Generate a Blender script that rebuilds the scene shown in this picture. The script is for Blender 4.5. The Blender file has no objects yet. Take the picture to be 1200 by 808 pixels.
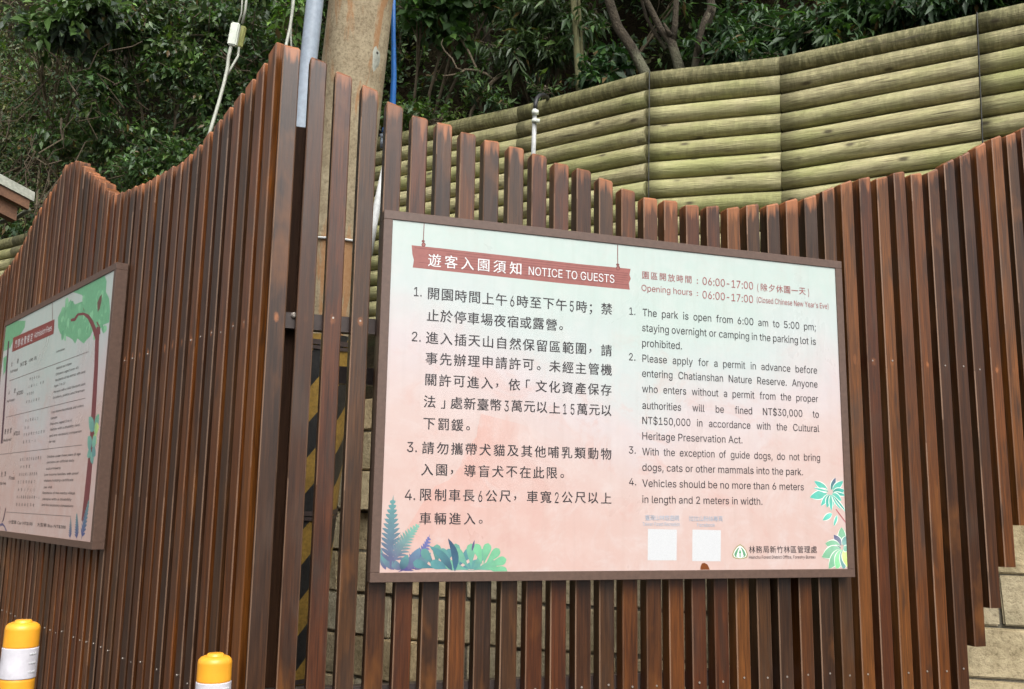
import bpy, bmesh, math, random
import numpy as np
from mathutils import Vector, Matrix, noise as mnoise
random.seed(7); rng = np.random.default_rng(7)
S = bpy.context.scene
COL = S.collection

# ------------------------------------------------------------------ camera
FOC, CX, CY = 1105.0, 600.0, 404.0            # focal length and centre in photograph pixels (1200 x 808)
ROT = Matrix(((0.9475822878605109, -0.06754386178235623, -0.31229094522346623),
              (-0.31913588335976034, -0.15268048738964826, -0.9353293306224526),
              (0.015495021304453942, 0.9859647536834091, -0.16623299554778256)))
EYE = Vector((0, 0, 1.45))
cam = bpy.data.cameras.new('camera'); cam.sensor_width = 36; cam.lens = FOC / 1200 * 36
cam.clip_start = .05; cam.clip_end = 2000
co = bpy.data.objects.new('camera', cam); COL.objects.link(co)
co.matrix_world = Matrix.Translation(EYE) @ ROT.to_4x4()
S.camera = co
# ------------------------------------------------------------------ daylight (overcast)
SUN_EL, SUN_AZ = math.radians(50), math.radians(-178)   # azimuth measured from +Y towards +X
w = bpy.data.worlds.new('World'); S.world = w; w.use_nodes = True
nt = w.node_tree; bg = nt.nodes['Background']
sky = nt.nodes.new('ShaderNodeTexSky'); sky.sky_type = 'NISHITA'; sky.sun_disc = False
sky.sun_elevation = SUN_EL; sky.sun_rotation = SUN_AZ; sky.air_density = 1.0; sky.dust_density = 6.0; sky.ozone_density = .6
hs = nt.nodes.new('ShaderNodeHueSaturation'); hs.inputs['Saturation'].default_value = .10
nt.links.new(sky.outputs[0], hs.inputs['Color']); nt.links.new(hs.outputs[0], bg.inputs[0]); bg.inputs[1].default_value = .13
sl = bpy.data.lights.new('sun', 'SUN'); sl.energy = 1.25; sl.angle = math.radians(50); sl.color = (1, .965, .91)
so = bpy.data.objects.new('sun', sl); COL.objects.link(so)
sd = Vector((math.sin(SUN_AZ) * math.cos(SUN_EL), math.cos(SUN_AZ) * math.cos(SUN_EL), math.sin(SUN_EL)))
so.rotation_euler = sd.to_track_quat('Z', 'Y').to_euler(); so.location = sd * 30
S.view_settings.view_transform = 'Standard'; S.view_settings.look = 'None'
S.view_settings.gamma = 1; S.view_settings.use_curve_mapping = False
S.view_settings.exposure = 0.74

# ------------------------------------------------------------------ helpers
def ray(px, py):
    return (ROT @ Vector((px - CX, -(py - CY), -FOC)))
def P(px, py, dep):                            # the point seen at a measured place, dep metres along the view axis
    return EYE + ray(px, py) * (dep / FOC)
def onY(px, py, Y):
    r = ray(px, py); return EYE + r * (Y / r.y)
def lin(c):
    return tuple(((v / 255) / 12.92 if v / 255 <= .04045 else ((v / 255 + .055) / 1.055) ** 2.4) for v in c)
def tag(o, label=None, cat=None, group=None, kind=None):
    if label: o['label'] = label
    if cat: o['category'] = cat
    if group: o['group'] = group
    if kind: o['kind'] = kind
    return o
def empty(name, loc, label=None, cat=None, group=None, rot=None):
    o = bpy.data.objects.new(name, None); COL.objects.link(o); o.location = loc; o.empty_display_size = .1
    if rot: o.rotation_euler = rot
    return tag(o, label, cat, group)
def link(name, me, mat, parent=None, kind=None):
    o = bpy.data.objects.new(name, me); COL.objects.link(o)
    if mat: me.materials.append(mat)
    if parent:                                  # geometry is in world space unless the parent is local (see local=True)
        o.parent = parent; o.matrix_parent_inverse = (Matrix.Translation(parent.location) @ parent.rotation_euler.to_matrix().to_4x4()).inverted()
    if kind: o['kind'] = kind
    return o
def linkl(name, me, mat, parent, kind=None):    # geometry in the parent's own space
    o = bpy.data.objects.new(name, me); COL.objects.link(o)
    if mat: me.materials.append(mat)
    o.parent = parent
    if kind: o['kind'] = kind
    return o
class MB:
    def __init__(s): s.v = []; s.f = []; s.c = []
    def add(s, vs, fs, col=None):
        b = len(s.v); s.v += [tuple(v) for v in vs]; s.f += [tuple(b + i for i in f) for f in fs]
        s.c += [col or (1, 1, 1)] * len(vs)
    def box(s, lo, hi, M=None, col=None):
        (a, b, c), (d, e, f) = lo, hi
        vs = [Vector(p) for p in ((a,b,c),(d,b,c),(d,e,c),(a,e,c),(a,b,f),(d,b,f),(d,e,f),(a,e,f))]
        if M: vs = [M @ v for v in vs]
        s.add(vs, [(0,3,2,1),(4,5,6,7),(0,1,5,4),(1,2,6,5),(2,3,7,6),(3,0,4,7)], col)
    def tube(s, pts, rad, n=8, col=None, cap=True):
        pts = [Vector(p) for p in pts]; k = len(pts)
        if not hasattr(rad, '__len__'): rad = [rad] * k
        vs = []; ref = None
        for i, p in enumerate(pts):
            t = (pts[min(i + 1, k - 1)] - pts[max(i - 1, 0)]).normalized()
            if ref is None: ref = Vector((0, 0, 1)) if abs(t.z) < .9 else Vector((1, 0, 0))
            a = (ref - t * ref.dot(t)).normalized(); ref = a; b = t.cross(a)
            vs += [p + (a * math.cos(2 * math.pi * j / n) + b * math.sin(2 * math.pi * j / n)) * rad[i] for j in range(n)]
        fs = [(i*n+j, i*n+(j+1)%n, (i+1)*n+(j+1)%n, (i+1)*n+j) for i in range(k-1) for j in range(n)]
        if cap: fs += [tuple(range(n))[::-1], tuple((k-1)*n+j for j in range(n))]
        s.add(vs, fs, col)
    def mesh(s, name, smooth=False, colors=False):
        me = bpy.data.meshes.new(name); me.from_pydata(s.v, [], s.f)
        if colors:
            at = me.color_attributes.new('col', 'FLOAT_COLOR', 'POINT')
            at.data.foreach_set('color', np.array([(*c, 1) for c in s.c], np.float32).ravel())
        if smooth: me.polygons.foreach_set('use_smooth', [True] * len(me.polygons))
        me.update(); return me

# ------------------------------------------------------------------ materials
def newmat(name, rough=.5, color=(.5,.5,.5)):
    m = bpy.data.materials.new(name); m.use_nodes = True
    b = m.node_tree.nodes['Principled BSDF']; b.inputs['Roughness'].default_value = rough
    b.inputs['Base Color'].default_value = (*color, 1); return m, m.node_tree, b
class N:                                        # small node-graph helper
    def __init__(s, nt): s.nt = nt
    def n(s, t, **k):
        o = s.nt.nodes.new(t)
        for a, b in k.items(): setattr(o, a, b)
        return o
    def l(s, a, b): s.nt.links.new(a, b)
    def coord(s, which='Object', scale=(1,1,1), rnd=0.0):
        c = s.n('ShaderNodeTexCoord'); m = s.n('ShaderNodeMapping'); m.inputs['Scale'].default_value = scale
        s.l(c.outputs[which], m.inputs['Vector'])
        if rnd:
            oi = s.n('ShaderNodeObjectInfo'); mu = s.n('ShaderNodeMath', operation='MULTIPLY'); mu.inputs[1].default_value = rnd
            s.l(oi.outputs['Random'], mu.inputs[0]); cb = s.n('ShaderNodeCombineXYZ')
            for i in range(3): s.l(mu.outputs[0], cb.inputs[i])
            s.l(cb.outputs[0], m.inputs['Location'])
        return m.outputs[0]
    def noise(s, vec, scale, detail=4, rough=.55, dist=0):
        t = s.n('ShaderNodeTexNoise'); t.inputs['Scale'].default_value = scale; t.inputs['Detail'].default_value = detail
        t.inputs['Roughness'].default_value = rough; t.inputs['Distortion'].default_value = dist
        s.l(vec, t.inputs['Vector']); return t.outputs['Fac']
    def ramp(s, fac, stops, interp='LINEAR'):
        r = s.n('ShaderNodeValToRGB'); cr = r.color_ramp; cr.interpolation = interp
        while len(cr.elements) < len(stops): cr.elements.new(.5)
        for e, (p, c) in zip(cr.elements, stops):
            e.position = p; e.color = (*c, 1) if hasattr(c, '__len__') else (c, c, c, 1)
        s.l(fac, r.inputs[0]); return r.outputs[0]
    def mix(s, fac, a, b, mode='MIX'):
        m = s.n('ShaderNodeMix', data_type='RGBA', blend_type=mode)
        for i, v in ((0, fac), (6, a), (7, b)):
            if isinstance(v, bpy.types.NodeSocket): s.l(v, m.inputs[i])
            elif hasattr(v, '__len__'): m.inputs[i].default_value = (*v, 1)
            else: m.inputs[i].default_value = v
        return m.outputs[2]
    def math(s, op, a, b=0.0, c=None):
        m = s.n('ShaderNodeMath', operation=op)
        for i, v in ((0, a), (1, b), (2, c)):
            if v is None: continue
            if isinstance(v, bpy.types.NodeSocket): s.l(v, m.inputs[i])
            else: m.inputs[i].default_value = v
        return m.outputs[0]
    def attr(s, name, out='Fac'):
        a = s.n('ShaderNodeAttribute'); a.attribute_name = name; return a.outputs[out]
    def bump(s, h, strength, dist, bsdf):
        b = s.n('ShaderNodeBump'); b.inputs['Strength'].default_value = strength; b.inputs['Distance'].default_value = dist
        s.l(h, b.inputs['Height']); s.l(b.outputs[0], bsdf.inputs['Normal'])

def mat_slat():
    m, nt, b = newmat('oiled_slat_wood'); g = N(nt)
    oi = g.n('ShaderNodeObjectInfo').outputs['Random']
    base = g.ramp(oi, [(0, (0.0877,0.0275,0.0055)), (.14, (0.0458,0.0154,0.0043)), (.27, (0.1180,0.0401,0.0074)), (.42, (0.0661,0.0181,0.0042)),
                       (.56, (0.0526,0.0214,0.0068)), (.68, (0.1011,0.0314,0.0055)), (.80, (0.0674,0.0221,0.0050)), (.90, (0.0350,0.0141,0.0055)), (1, (0.0930,0.0301,0.0055))], 'CONSTANT')
    fine = g.noise(g.coord(scale=(1,1,.03), rnd=90), 190, 5, .6)
    mid = g.noise(g.coord(scale=(1,1,.07), rnd=50), 38, 4, .6, .6)
    blot = g.noise(g.coord(scale=(1,1,.35), rnd=30), 6, 4, .6, .4)
    c = g.mix(g.ramp(fine, [(.25, 0), (.75, 1)]), (.42,.38,.34), (1.5,1.5,1.5)); c = g.mix(1.0, base, c, 'MULTIPLY')
    c = g.mix(1.0, c, g.ramp(mid, [(.3, (.52,.48,.46)), (.52, (1,1,1)), (.75, (1.4,1.3,1.15))]), 'MULTIPLY')
    grey = g.math('MULTIPLY', g.ramp(blot, [(.55, 0), (.70, 1)]), .5)
    c = g.mix(grey, c, (.052,.032,.021))
    c = g.mix(g.math('MULTIPLY', g.ramp(blot, [(.30, 1), (.42, 0)]), .5), c, (.175,.064,.015))
    # bare, sun-bleached top ends
    dt = g.math('SUBTRACT', g.attr('dtop'), g.math('MULTIPLY', g.math('SUBTRACT', mid, .5), .22))
    top = g.ramp(g.math('MULTIPLY', dt, 10), [(.0, 1), (.18, .8), (.5, 0)])
    c = g.mix(g.math('MULTIPLY', top, g.ramp(oi, [(.1, .35), (.9, .85)])), c, (.36,.130,.048))
    c = g.mix(g.math('MULTIPLY', g.attr('edge'), .55), c, (.33,.21,.14))  # pale edge highlight painted into the chamfer colour
    dr = g.noise(g.coord(scale=(1,1,.16), rnd=110), 26, 3, .5, .2)
    c = g.mix(g.math('MULTIPLY', g.ramp(dr, [(.60, 0), (.68, 1)]), .55), c, (.028,.014,.008))
    # rubbed ring round each screw
    sx = g.n('ShaderNodeSeparateXYZ'); g.l(g.coord(), sx.inputs[0])
    rr = g.math('SQRT', g.math('ADD', g.math('POWER', g.math('MULTIPLY', sx.outputs[0], 1.5), 2), g.math('POWER', g.math('MULTIPLY', sx.outputs[2], .8), 2)))
    rr = g.math('ADD', rr, g.math('MULTIPLY', g.math('SUBTRACT', g.noise(g.coord(rnd=20), 55, 2), .5), .03))
    stain = g.math('MULTIPLY', g.ramp(rr, [(.004, .8), (.016, 0)]), g.ramp(oi, [(.25, .05), (.8, .75)]))
    c = g.mix(stain, c, (.42,.15,.05))
    # checks across the grain
    ck = g.noise(g.coord(scale=(.5,.5,9), rnd=70), 14, 2)
    g.l(c, b.inputs['Base Color'])
    g.l(g.ramp(blot, [(.2, .26), (.8, .42)]), b.inputs['Roughness'])
    b.inputs['Specular IOR Level'].default_value = .5
    g.bump(g.math('ADD', g.math('MULTIPLY', fine, .7), g.math('ADD', mid, g.math('MULTIPLY', ck, .15))), .45, .0016, b)
    return m
def mat_log():
    m, nt, b = newmat('weathered_log_wood', .75); g = N(nt)
    oi = g.n('ShaderNodeObjectInfo').outputs['Random']
    base = g.ramp(oi, [(0, (.50,.45,.245)), (.5, (.45,.41,.21)), (1, (.56,.50,.29))])
    lg = g.noise(g.coord(scale=(.6,6,6), rnd=40), 7, 5, .6, .5)
    fi = g.noise(g.coord(scale=(.5,12,12), rnd=60), 16, 4, .6, .3)
    al = g.noise(g.coord(scale=(.6,1.5,1.5), rnd=20), 2.2, 4, .6)
    c = g.mix(1., base, g.ramp(lg, [(.3, (.60,.57,.54)), (.5, (.97,.97,.97)), (.72, (1.25,1.25,1.25))]), 'MULTIPLY')
    c = g.mix(1., c, g.ramp(fi, [(.3, (.72,.7,.68)), (.6, (1.08,1.08,1.08))]), 'MULTIPLY')
    c = g.mix(g.ramp(al, [(.44, 0), (.66, .6)]), c, (.33,.365,.11))
    ms = g.noise(g.coord(scale=(1,2,2), rnd=27), 5.5, 6, .75, .9)
    c = g.mix(g.ramp(ms, [(.55, 0), (.68, .5)]), c, (.17,.165,.06))
    # grime and moss: heavier on the capping logs
    gr = g.noise(g.coord(scale=(6,1.6,1.6), rnd=15), 6, 5, .7, .6)
    am = g.attr('grime')
    c = g.mix(g.math('MULTIPLY', g.ramp(gr, [(.38, 0), (.58, 1)]), g.math('ADD', g.math('MULTIPLY', am, .75), .06)), c, (.095,.095,.038))
    c = g.mix(g.math('MULTIPLY', am, .45), c, (.15,.135,.055))
    c = g.mix(g.attr('ends'), c, (.07,.065,.035))
    spl = g.noise(g.coord(scale=(.35,9,9), rnd=80), 7, 2, .5)
    c = g.mix(g.ramp(spl, [(.28, .8), (.32, 0)]), c, (.09,.075,.04))
    # knots
    v = g.n('ShaderNodeTexVoronoi'); v.inputs['Scale'].default_value = 4.2; g.l(g.coord(scale=(1,2.2,2.2), rnd=33), v.inputs['Vector'])
    c = g.mix(g.ramp(v.outputs['Distance'], [(.07, .9), (.13, .35), (.19, 0)]), c, (.075,.06,.03))
    g.l(c, b.inputs['Base Color'])
    g.bump(g.math('ADD', lg, fi), .7, .010, b)
    return m
def mat_stone():
    m, nt, b = newmat('sandstone_block', .9); g = N(nt)
    oi = g.n('ShaderNodeObjectInfo').outputs['Random']
    base = g.ramp(oi, [(0, (.44,.36,.22)), (.25, (.52,.42,.25)), (.5, (.42,.36,.24)), (.75, (.54,.41,.23)), (1, (.46,.41,.29))])
    n1 = g.noise(g.coord(rnd=40), 7, 6, .65); n2 = g.noise(g.coord(rnd=30), 60, 5, .7); n3 = g.noise(g.coord(rnd=10), 2.2, 4, .6)
    c = g.mix(1., base, g.ramp(n1, [(.3, (.6,.58,.52)), (.55, (1,1,1)), (.75, (1.2,1.15,1.1))]), 'MULTIPLY')
    c = g.mix(1., c, g.ramp(n2, [(.3, (.55,.53,.5)), (.5, (1,1,1))]), 'MULTIPLY')
    c = g.mix(g.ramp(n3, [(.58, 0), (.72, .5)]), c, (.14,.13,.07))
    g.l(c, b.inputs['Base Color']); g.bump(g.math('ADD', n1, g.math('MULTIPLY', n2, .5)), .8, .014, b)
    return m
def mat_noise(name, c1, c2, scale=8, rough=.8, bump=.3, dist=.01, c3=None, sc=(1,1,1)):
    m, nt, b = newmat(name, rough); g = N(nt)
    n1 = g.noise(g.coord(scale=sc), scale, 6, .65); n2 = g.noise(g.coord(scale=sc), scale * 7, 4, .6)
    c = g.ramp(n1, [(.3, c1), (.7, c2)]); c = g.mix(1., c, g.ramp(n2, [(.3, (.7,.7,.7)), (.65, (1.15,1.15,1.15))]), 'MULTIPLY')
    if c3: c = g.mix(g.ramp(g.noise(g.coord(scale=sc), scale * .35, 4), [(.5, 0), (.62, .8)]), c, c3)
    g.l(c, b.inputs['Base Color']); g.bump(g.math('ADD', n1, n2), bump, dist, b); return m
def mat_concrete_pole():
    m, nt, b = newmat('rust_stained_concrete', .85); g = N(nt)
    n1 = g.noise(g.coord(), 6, 5, .65); n2 = g.noise(g.coord(), 70, 5, .75); st = g.noise(g.coord(scale=(9,9,.35)), 1.6, 4, .6, .3)
    c = g.ramp(n1, [(.3, (.24,.185,.11)), (.7, (.42,.35,.23))])
    c = g.mix(1., c, g.ramp(n2, [(.32, (.55,.52,.48)), (.55, (1.05,1.05,1.05)), (.75, (1.25,1.25,1.25))]), 'MULTIPLY')
    c = g.mix(g.ramp(st, [(.54, 0), (.62, .7)]), c, (.34,.15,.05))
    g.l(c, b.inputs['Base Color']); g.bump(n2, .5, .004, b); return m
def mat_leaf(name, rough=.42, trans=.25):
    m, nt, b = newmat(name, rough); g = N(nt)
    c = g.attr('col', 'Color'); b.inputs['Specular IOR Level'].default_value = .5
    g.l(c, b.inputs['Base Color'])
    t = g.n('ShaderNodeBsdfTranslucent'); c2 = g.mix(1., c, (1.1,1.35,.5), 'MULTIPLY'); g.l(c2, t.inputs[0])
    mx = g.n('ShaderNodeMixShader'); mx.inputs[0].default_value = trans
    g.l(b.outputs[0], mx.inputs[1]); g.l(t.outputs[0], mx.inputs[2]); g.l(mx.outputs[0], nt.nodes['Material Output'].inputs[0]); return m
def mat_print(name='printed_ink', rough=.32):
    m, nt, b = newmat(name, rough); g = N(nt)
    n = g.noise(g.coord(), 45, 4, .6)
    g.l(g.mix(1., g.attr('col', 'Color'), g.ramp(n, [(.3, (.9,.9,.9)), (.7, (1.08,1.08,1.08))]), 'MULTIPLY'), b.inputs['Base Color']); return m
def mat_panel():
    # printed watercolour sheet: mint at the top, pink towards the foot; the attribute 'hill' strengthens the pink
    m, nt, b = newmat('printed_panel_sheet', .30); g = N(nt)
    sx = g.n('ShaderNodeSeparateXYZ'); g.l(g.coord(), sx.inputs[0])
    n1 = g.noise(g.coord(), 2.6, 5, .6, .5); n2 = g.noise(g.coord(), 14, 4, .6)
    u = g.math('DIVIDE', sx.outputs[0], 1.8); v = g.math('DIVIDE', sx.outputs[1], 1.2)
    uu = g.math('ABSOLUTE', g.math('SUBTRACT', u, .55))                  # mint reaches lower in the middle
    t = g.math('ADD', g.math('SUBTRACT', v, g.math('MULTIPLY', uu, .48)), g.math('MULTIPLY', g.math('SUBTRACT', n1, .5), .35))
    c = g.ramp(t, [(.05, lin((192,166,158))), (.22, lin((192,171,165))), (.40, lin((190,180,180))), (.56, lin((180,188,186))), (.75, lin((175,189,183)))])
    c = g.mix(g.math('MULTIPLY', g.attr('hill'), .9), c, lin((194,156,146)))
    n3 = g.noise(g.coord(), 5.5, 6, .72, .8); lowm = g.ramp(v, [(.35, 1), (.75, .15)])
    c = g.mix(g.math('MULTIPLY', g.ramp(n3, [(.52, 0), (.66, .6)]), lowm), c, lin((196,181,177)))
    c = g.mix(g.math('MULTIPLY', g.ramp(n3, [(.34, .55), (.46, 0)]), lowm), c, lin((191,156,147)))
    c = g.mix(g.ramp(n2, [(.45, 0), (.75, .18)]), c, (.64,.60,.58))
    dp = g.noise(g.coord(scale=(1,.06,1)), 34, 4, .6)
    c = g.mix(1., c, g.ramp(dp, [(.30, (.965,.962,.955)), (.50, (1,1,1))]), 'MULTIPLY')
    g.l(g.ramp(n1, [(.3, .22), (.7, .45)]), b.inputs['Roughness'])
    g.l(c, b.inputs['Base Color']); return m
def mat_plain(name, col, rough=.5, metal=0, bump=0, scale=40):
    m, nt, b = newmat(name, rough, col); b.inputs['Metallic'].default_value = metal; g = N(nt)
    n = g.noise(g.coord(), scale, 4, .6)
    g.l(g.mix(1., col, g.ramp(n, [(.3, (.82,.82,.82)), (.7, (1.1,1.1,1.1))]), 'MULTIPLY'), b.inputs['Base Color'])
    if bump: g.bump(n, bump, .002, b)
    return m
M_slat, M_log, M_stone = mat_slat(), mat_log(), mat_stone()
M_pole = mat_concrete_pole()
M_leaf, M_leafd = mat_leaf('glossy_leaf', .38, .22), mat_leaf('dull_leaf', .55, .25)
M_print, M_panel = mat_print(), mat_panel()
M_frame = mat_plain('brown_painted_aluminium', lin((92,72,62)), .38, 0, .1, 60)
M_asphalt = mat_noise('asphalt', (.045,.045,.045), (.062,.06,.057), 6, .9, .5, .008)
M_soil = mat_noise('dark_leaf_litter', (.008,.006,.0035), (.024,.017,.009), 3, .95, .9, .06, (.010,.013,.005))
M_soil.node_tree.nodes['Principled BSDF'].inputs['Specular IOR Level'].default_value = .05
M_mortar = mat_noise('mortar', (.10,.09,.065), (.18,.16,.12), 12, .95, .5, .01)
M_bark = mat_noise('mottled_bark', (.022,.016,.010), (.095,.075,.048), 11, .95, 1.0, .02, (.15,.15,.095), (1,1,.6))
M_barkg = mat_noise('green_bark', (.09,.09,.035), (.19,.18,.085), 10, .85, .5, .008, None, (1,1,.3))
M_twig = mat_noise('dry_twig', (.10,.075,.045), (.22,.175,.12), 10, .9, .3, .004)
M_vine = mat_noise('brown_vine', (.045,.032,.02), (.11,.082,.05), 5, .9, .3, .004)
M_pvcg = mat_plain('grey_pvc', (.29,.34,.40), .42)
M_pvcw = mat_plain('white_pvc', (.55,.56,.55), .45)
M_black = mat_plain('black_rubber', (.022,.022,.024), .5)
M_blue = mat_plain('blue_hose', (.015,.13,.42), .4)
M_wire = mat_plain('grey_cable', (.36,.37,.31), .5)
M_boxw = mat_plain('white_plastic', (.72,.76,.66), .4)
M_boxy = mat_plain('yellowed_plastic', (.36,.37,.13), .45)
M_steel = mat_plain('dark_steel_rail', (.075,.055,.050), .45, .2)
M_bolt = mat_plain('zinc_screw', (.36,.32,.28), .45, .6)
M_postw = mat_noise('dark_post_wood', (.022,.009,.004), (.045,.019,.008), 20, .6, .3, .003, None, (1,1,.05))
M_postw.node_tree.nodes['Principled BSDF'].inputs['Specular IOR Level'].default_value = .12
M_orange = mat_plain('orange_plastic', (.84,.37,.025), .34, 0, .05, 12)
M_reflw = mat_plain('white_reflective_band', (.58,.56,.60), .6, 0, .05, 30)
M_text = mat_plain('dark_print', (.030,.026,.030), .35)
M_textred = mat_plain('red_print', (.30,.085,.085), .35)
M_textw = mat_plain('white_print', (.68,.69,.69), .35)
M_textg = mat_plain('grey_blue_print', (.36,.42,.50), .4)
M_white = mat_plain('white_print_patch', (.56,.57,.58), .35, 0, 0, 900)
M_yel = mat_noise('yellow_reflective_tape', (.20,.12,.025), (.33,.20,.04), 9, .5, .2, .003)
M_blk = mat_noise('black_tape', (.010,.010,.010), (.028,.026,.024), 14, .5, .3, .003)
M_fascia = mat_noise('faded_metal_edge', (.30,.31,.26), (.42,.43,.36), 5, .6, .2, .004)
M_brown = mat_noise('brown_stained_beam', (.11,.05,.025), (.19,.09,.045), 8, .6, .3, .004)
M_soffit = mat_noise('green_grey_soffit', (.16,.17,.12), (.24,.25,.18), 5, .8, .2, .004)

# ================================================================== SETTING
# ground
mb = MB(); mb.add([(-400,-400,0),(400,-400,0),(400,400,0),(-400,400,0)], [(0,1,2,3)])
tag(link('ground', mb.mesh('ground'), M_asphalt), kind='structure')

# --- line of the log retaining wall, measured joint by joint: (px, py of the top edge, depth)
JT = [(-330,362,14.2), (-120,310,12.3), (20,277,11.1), (240,216,9.4), (440,162,8.1), (611,125,7.35), (761,85,6.55), (915,67,6.2), (1145,17,5.6), (1345,-28,5.1), (1560,-80,4.7)]
JW = [P(a, b, c) for a, b, c in JT]
DZ = .13
# --- stone wall line: (px, depth), level courses
SW = []
for px, dep in ((150,6.6), (300,5.75), (457,5.06), (610,4.76), (860,4.45), (1180,4.12), (1420,3.9), (1700,3.75)):
    p = P(px, 612, dep); SW.append(Vector((p.x, p.y, 0)))
SW = [Vector((-9.5, 14.5, 0)), Vector((-4, 9.5, 0))] + SW
SW_TOP = 2.02
# planted ledge between the stone wall and the log wall
mb = MB(); rows = 10; A = []; B = []
for i in range(41):
    t = i / 40
    def along(L, t):
        f = t * (len(L) - 1); k = min(int(f), len(L) - 2); return L[k].lerp(L[k + 1], f - k)
    a = along(SW, t); b = along(JW, t)
    a = Vector((a.x, a.y, SW_TOP - .05)); base = b.z - 1.62; b = Vector((b.x, b.y + .02, base))
    A.append([a.lerp(b, j / rows) + Vector((0, 0, .08 * mnoise.noise(Vector((i * .7, j * .9, 3))) if 0 < j < rows else 0)) + Vector((0, .08, 0)) for j in range(rows + 1)])
vs = [p for r in A for p in r]; fs = [(i*(rows+1)+j, (i+1)*(rows+1)+j, (i+1)*(rows+1)+j+1, i*(rows+1)+j+1) for i in range(40) for j in range(rows)]
mb.add(vs, fs); tag(link('planting_ledge', mb.mesh('planting_ledge', True), M_soil), kind='structure')

# hillside behind the log wall
def wall_at(x):                                  # wall y and top z for a world x
    xs = [p.x for p in JW]
    if x <= xs[0]: return JW[0].y + (xs[0] - x) * .3, JW[0].z
    if x >= xs[-1]: return JW[-1].y, JW[-1].z
    for k in range(len(xs) - 1):
        if xs[k] <= x <= xs[k+1]:
            t = (x - xs[k]) / (xs[k+1] - xs[k]); return JW[k].y * (1-t) + JW[k+1].y * t, JW[k].z * (1-t) + JW[k+1].z * t
def hill_z(x, d):                                # d metres behind the wall
    y, z = wall_at(x)
    return z - .10 + .12 * min(d, 2.4) + max(0, d - 2.4) * 1.25 + .5 * mnoise.noise(Vector((x * .35, d * .35, 1))) * min(1, d / 2)
mb = MB(); nx, nd = 90, 34; vs = []
for i in range(nx + 1):
    x = -24 + 42 * i / nx; wy, wz = wall_at(x)
    for j in range(nd + 1):
        d = .05 + 17 * (j / nd) ** 1.5; vs.append((x, wy + d, hill_z(x, d)))
fs = [(i*(nd+1)+j, (i+1)*(nd+1)+j, (i+1)*(nd+1)+j+1, i*(nd+1)+j+1) for i in range(nx) for j in range(nd)]
mb.add(vs, fs); tag(link('hillside', mb.mesh('hillside', True), M_soil), kind='structure')

# ================================================================== LOG RETAINING WALL
logwall = empty('log_retaining_wall', (JW[5].x, JW[5].y, JW[5].z - 1.6), 'stepped retaining wall of stacked greenish horizontal logs behind the slat fence', 'retaining wall')
def log_mesh(a, b, r, grime):
    L = (b - a).length; n = 14; seg = 8; vs = []; gr = []; en = []
    for i in range(seg + 1):
        t = i / seg; x = .004 + (L - .008) * t; rr = r * (1 + .008 * math.sin(t * 5 + a.z * 9) + random.uniform(-.006, .006))
        sag = .0012 * math.sin(t * 7 + a.z * 13)
        for j in range(n):
            an = 2 * math.pi * j / n; vs.append((x, rr * math.cos(an), rr * math.sin(an) + sag)); gr.append(grime)
            e = min(x, L - x); en.append(max(0, .35 - e * 8) * random.uniform(.4, 1))
    fs = [(i*n+j, i*n+(j+1)%n, (i+1)*n+(j+1)%n, (i+1)*n+j) for i in range(seg) for j in range(n)] + [tuple(range(n))[::-1], tuple(seg*n+j for j in range(n))]
    me = bpy.data.meshes.new('log'); me.from_pydata(vs, [], fs); me.polygons.foreach_set('use_smooth', [len(f) == 4 for f in fs])
    for nm, ar in (('grime', gr), ('ends', en)):
        at = me.attributes.new(nm, 'FLOAT', 'POINT'); at.data.foreach_set('value', np.array(ar, np.float32))
    me.update(); return me
for k in range(len(JW) - 1):
    for row in range(13):
        r = DZ / 2 * random.uniform(.94, .985)
        off = Vector((0, .004 * row, -DZ * (row + .5)))
        a, b = JW[k] + off, JW[k+1] + off
        o = bpy.data.objects.new('log', log_mesh(a, b, r, 1.3 if row == 0 else (.5 if row == 1 else random.uniform(.05, .3)))); COL.objects.link(o)
        o.data.materials.append(M_log)
        X = (b - a).normalized(); Yv = Vector((0, 0, 1)).cross(X).normalized(); Z = X.cross(Yv)
        Mx = Matrix((X, Yv, Z)).transposed().to_4x4(); Mx.translation = a
        o.parent = logwall; o.matrix_parent_inverse = Matrix.Translation(logwall.location).inverted(); o.matrix_basis = Mx @ Matrix.Rotation(random.uniform(0, 6.28), 4, 'X')
    mbk = MB()                                    # dark earth packed behind the courses
    a, b = JW[k] + Vector((0, .045, -.02)), JW[k+1] + Vector((0, .045, -.02)); dn = Vector((0, .004 * 13, -DZ * 13))
    bk = Vector((0, .12, 0)); mbk.add([a, b, b + dn, a + dn, a + bk, b + bk, b + dn + bk, a + dn + bk], [(0,1,2,3),(4,7,6,5),(0,4,5,1),(3,2,6,7)])
    link('earth_backing', mbk.mesh('earth_backing'), M_soil, logwall)
# wire ties running down the joints
for k in (6, 8):
    mb = MB(); p = JW[k]; tc = EYE - p; tc.z = 0; tc.normalize(); mb.tube([p + tc * .078 + Vector((0, .004 * i, -DZ * (i + .2))) for i in range(12)], .0028, 5)
    link('joint_wire', mb.mesh('joint_wire'), M_black, logwall)

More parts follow.
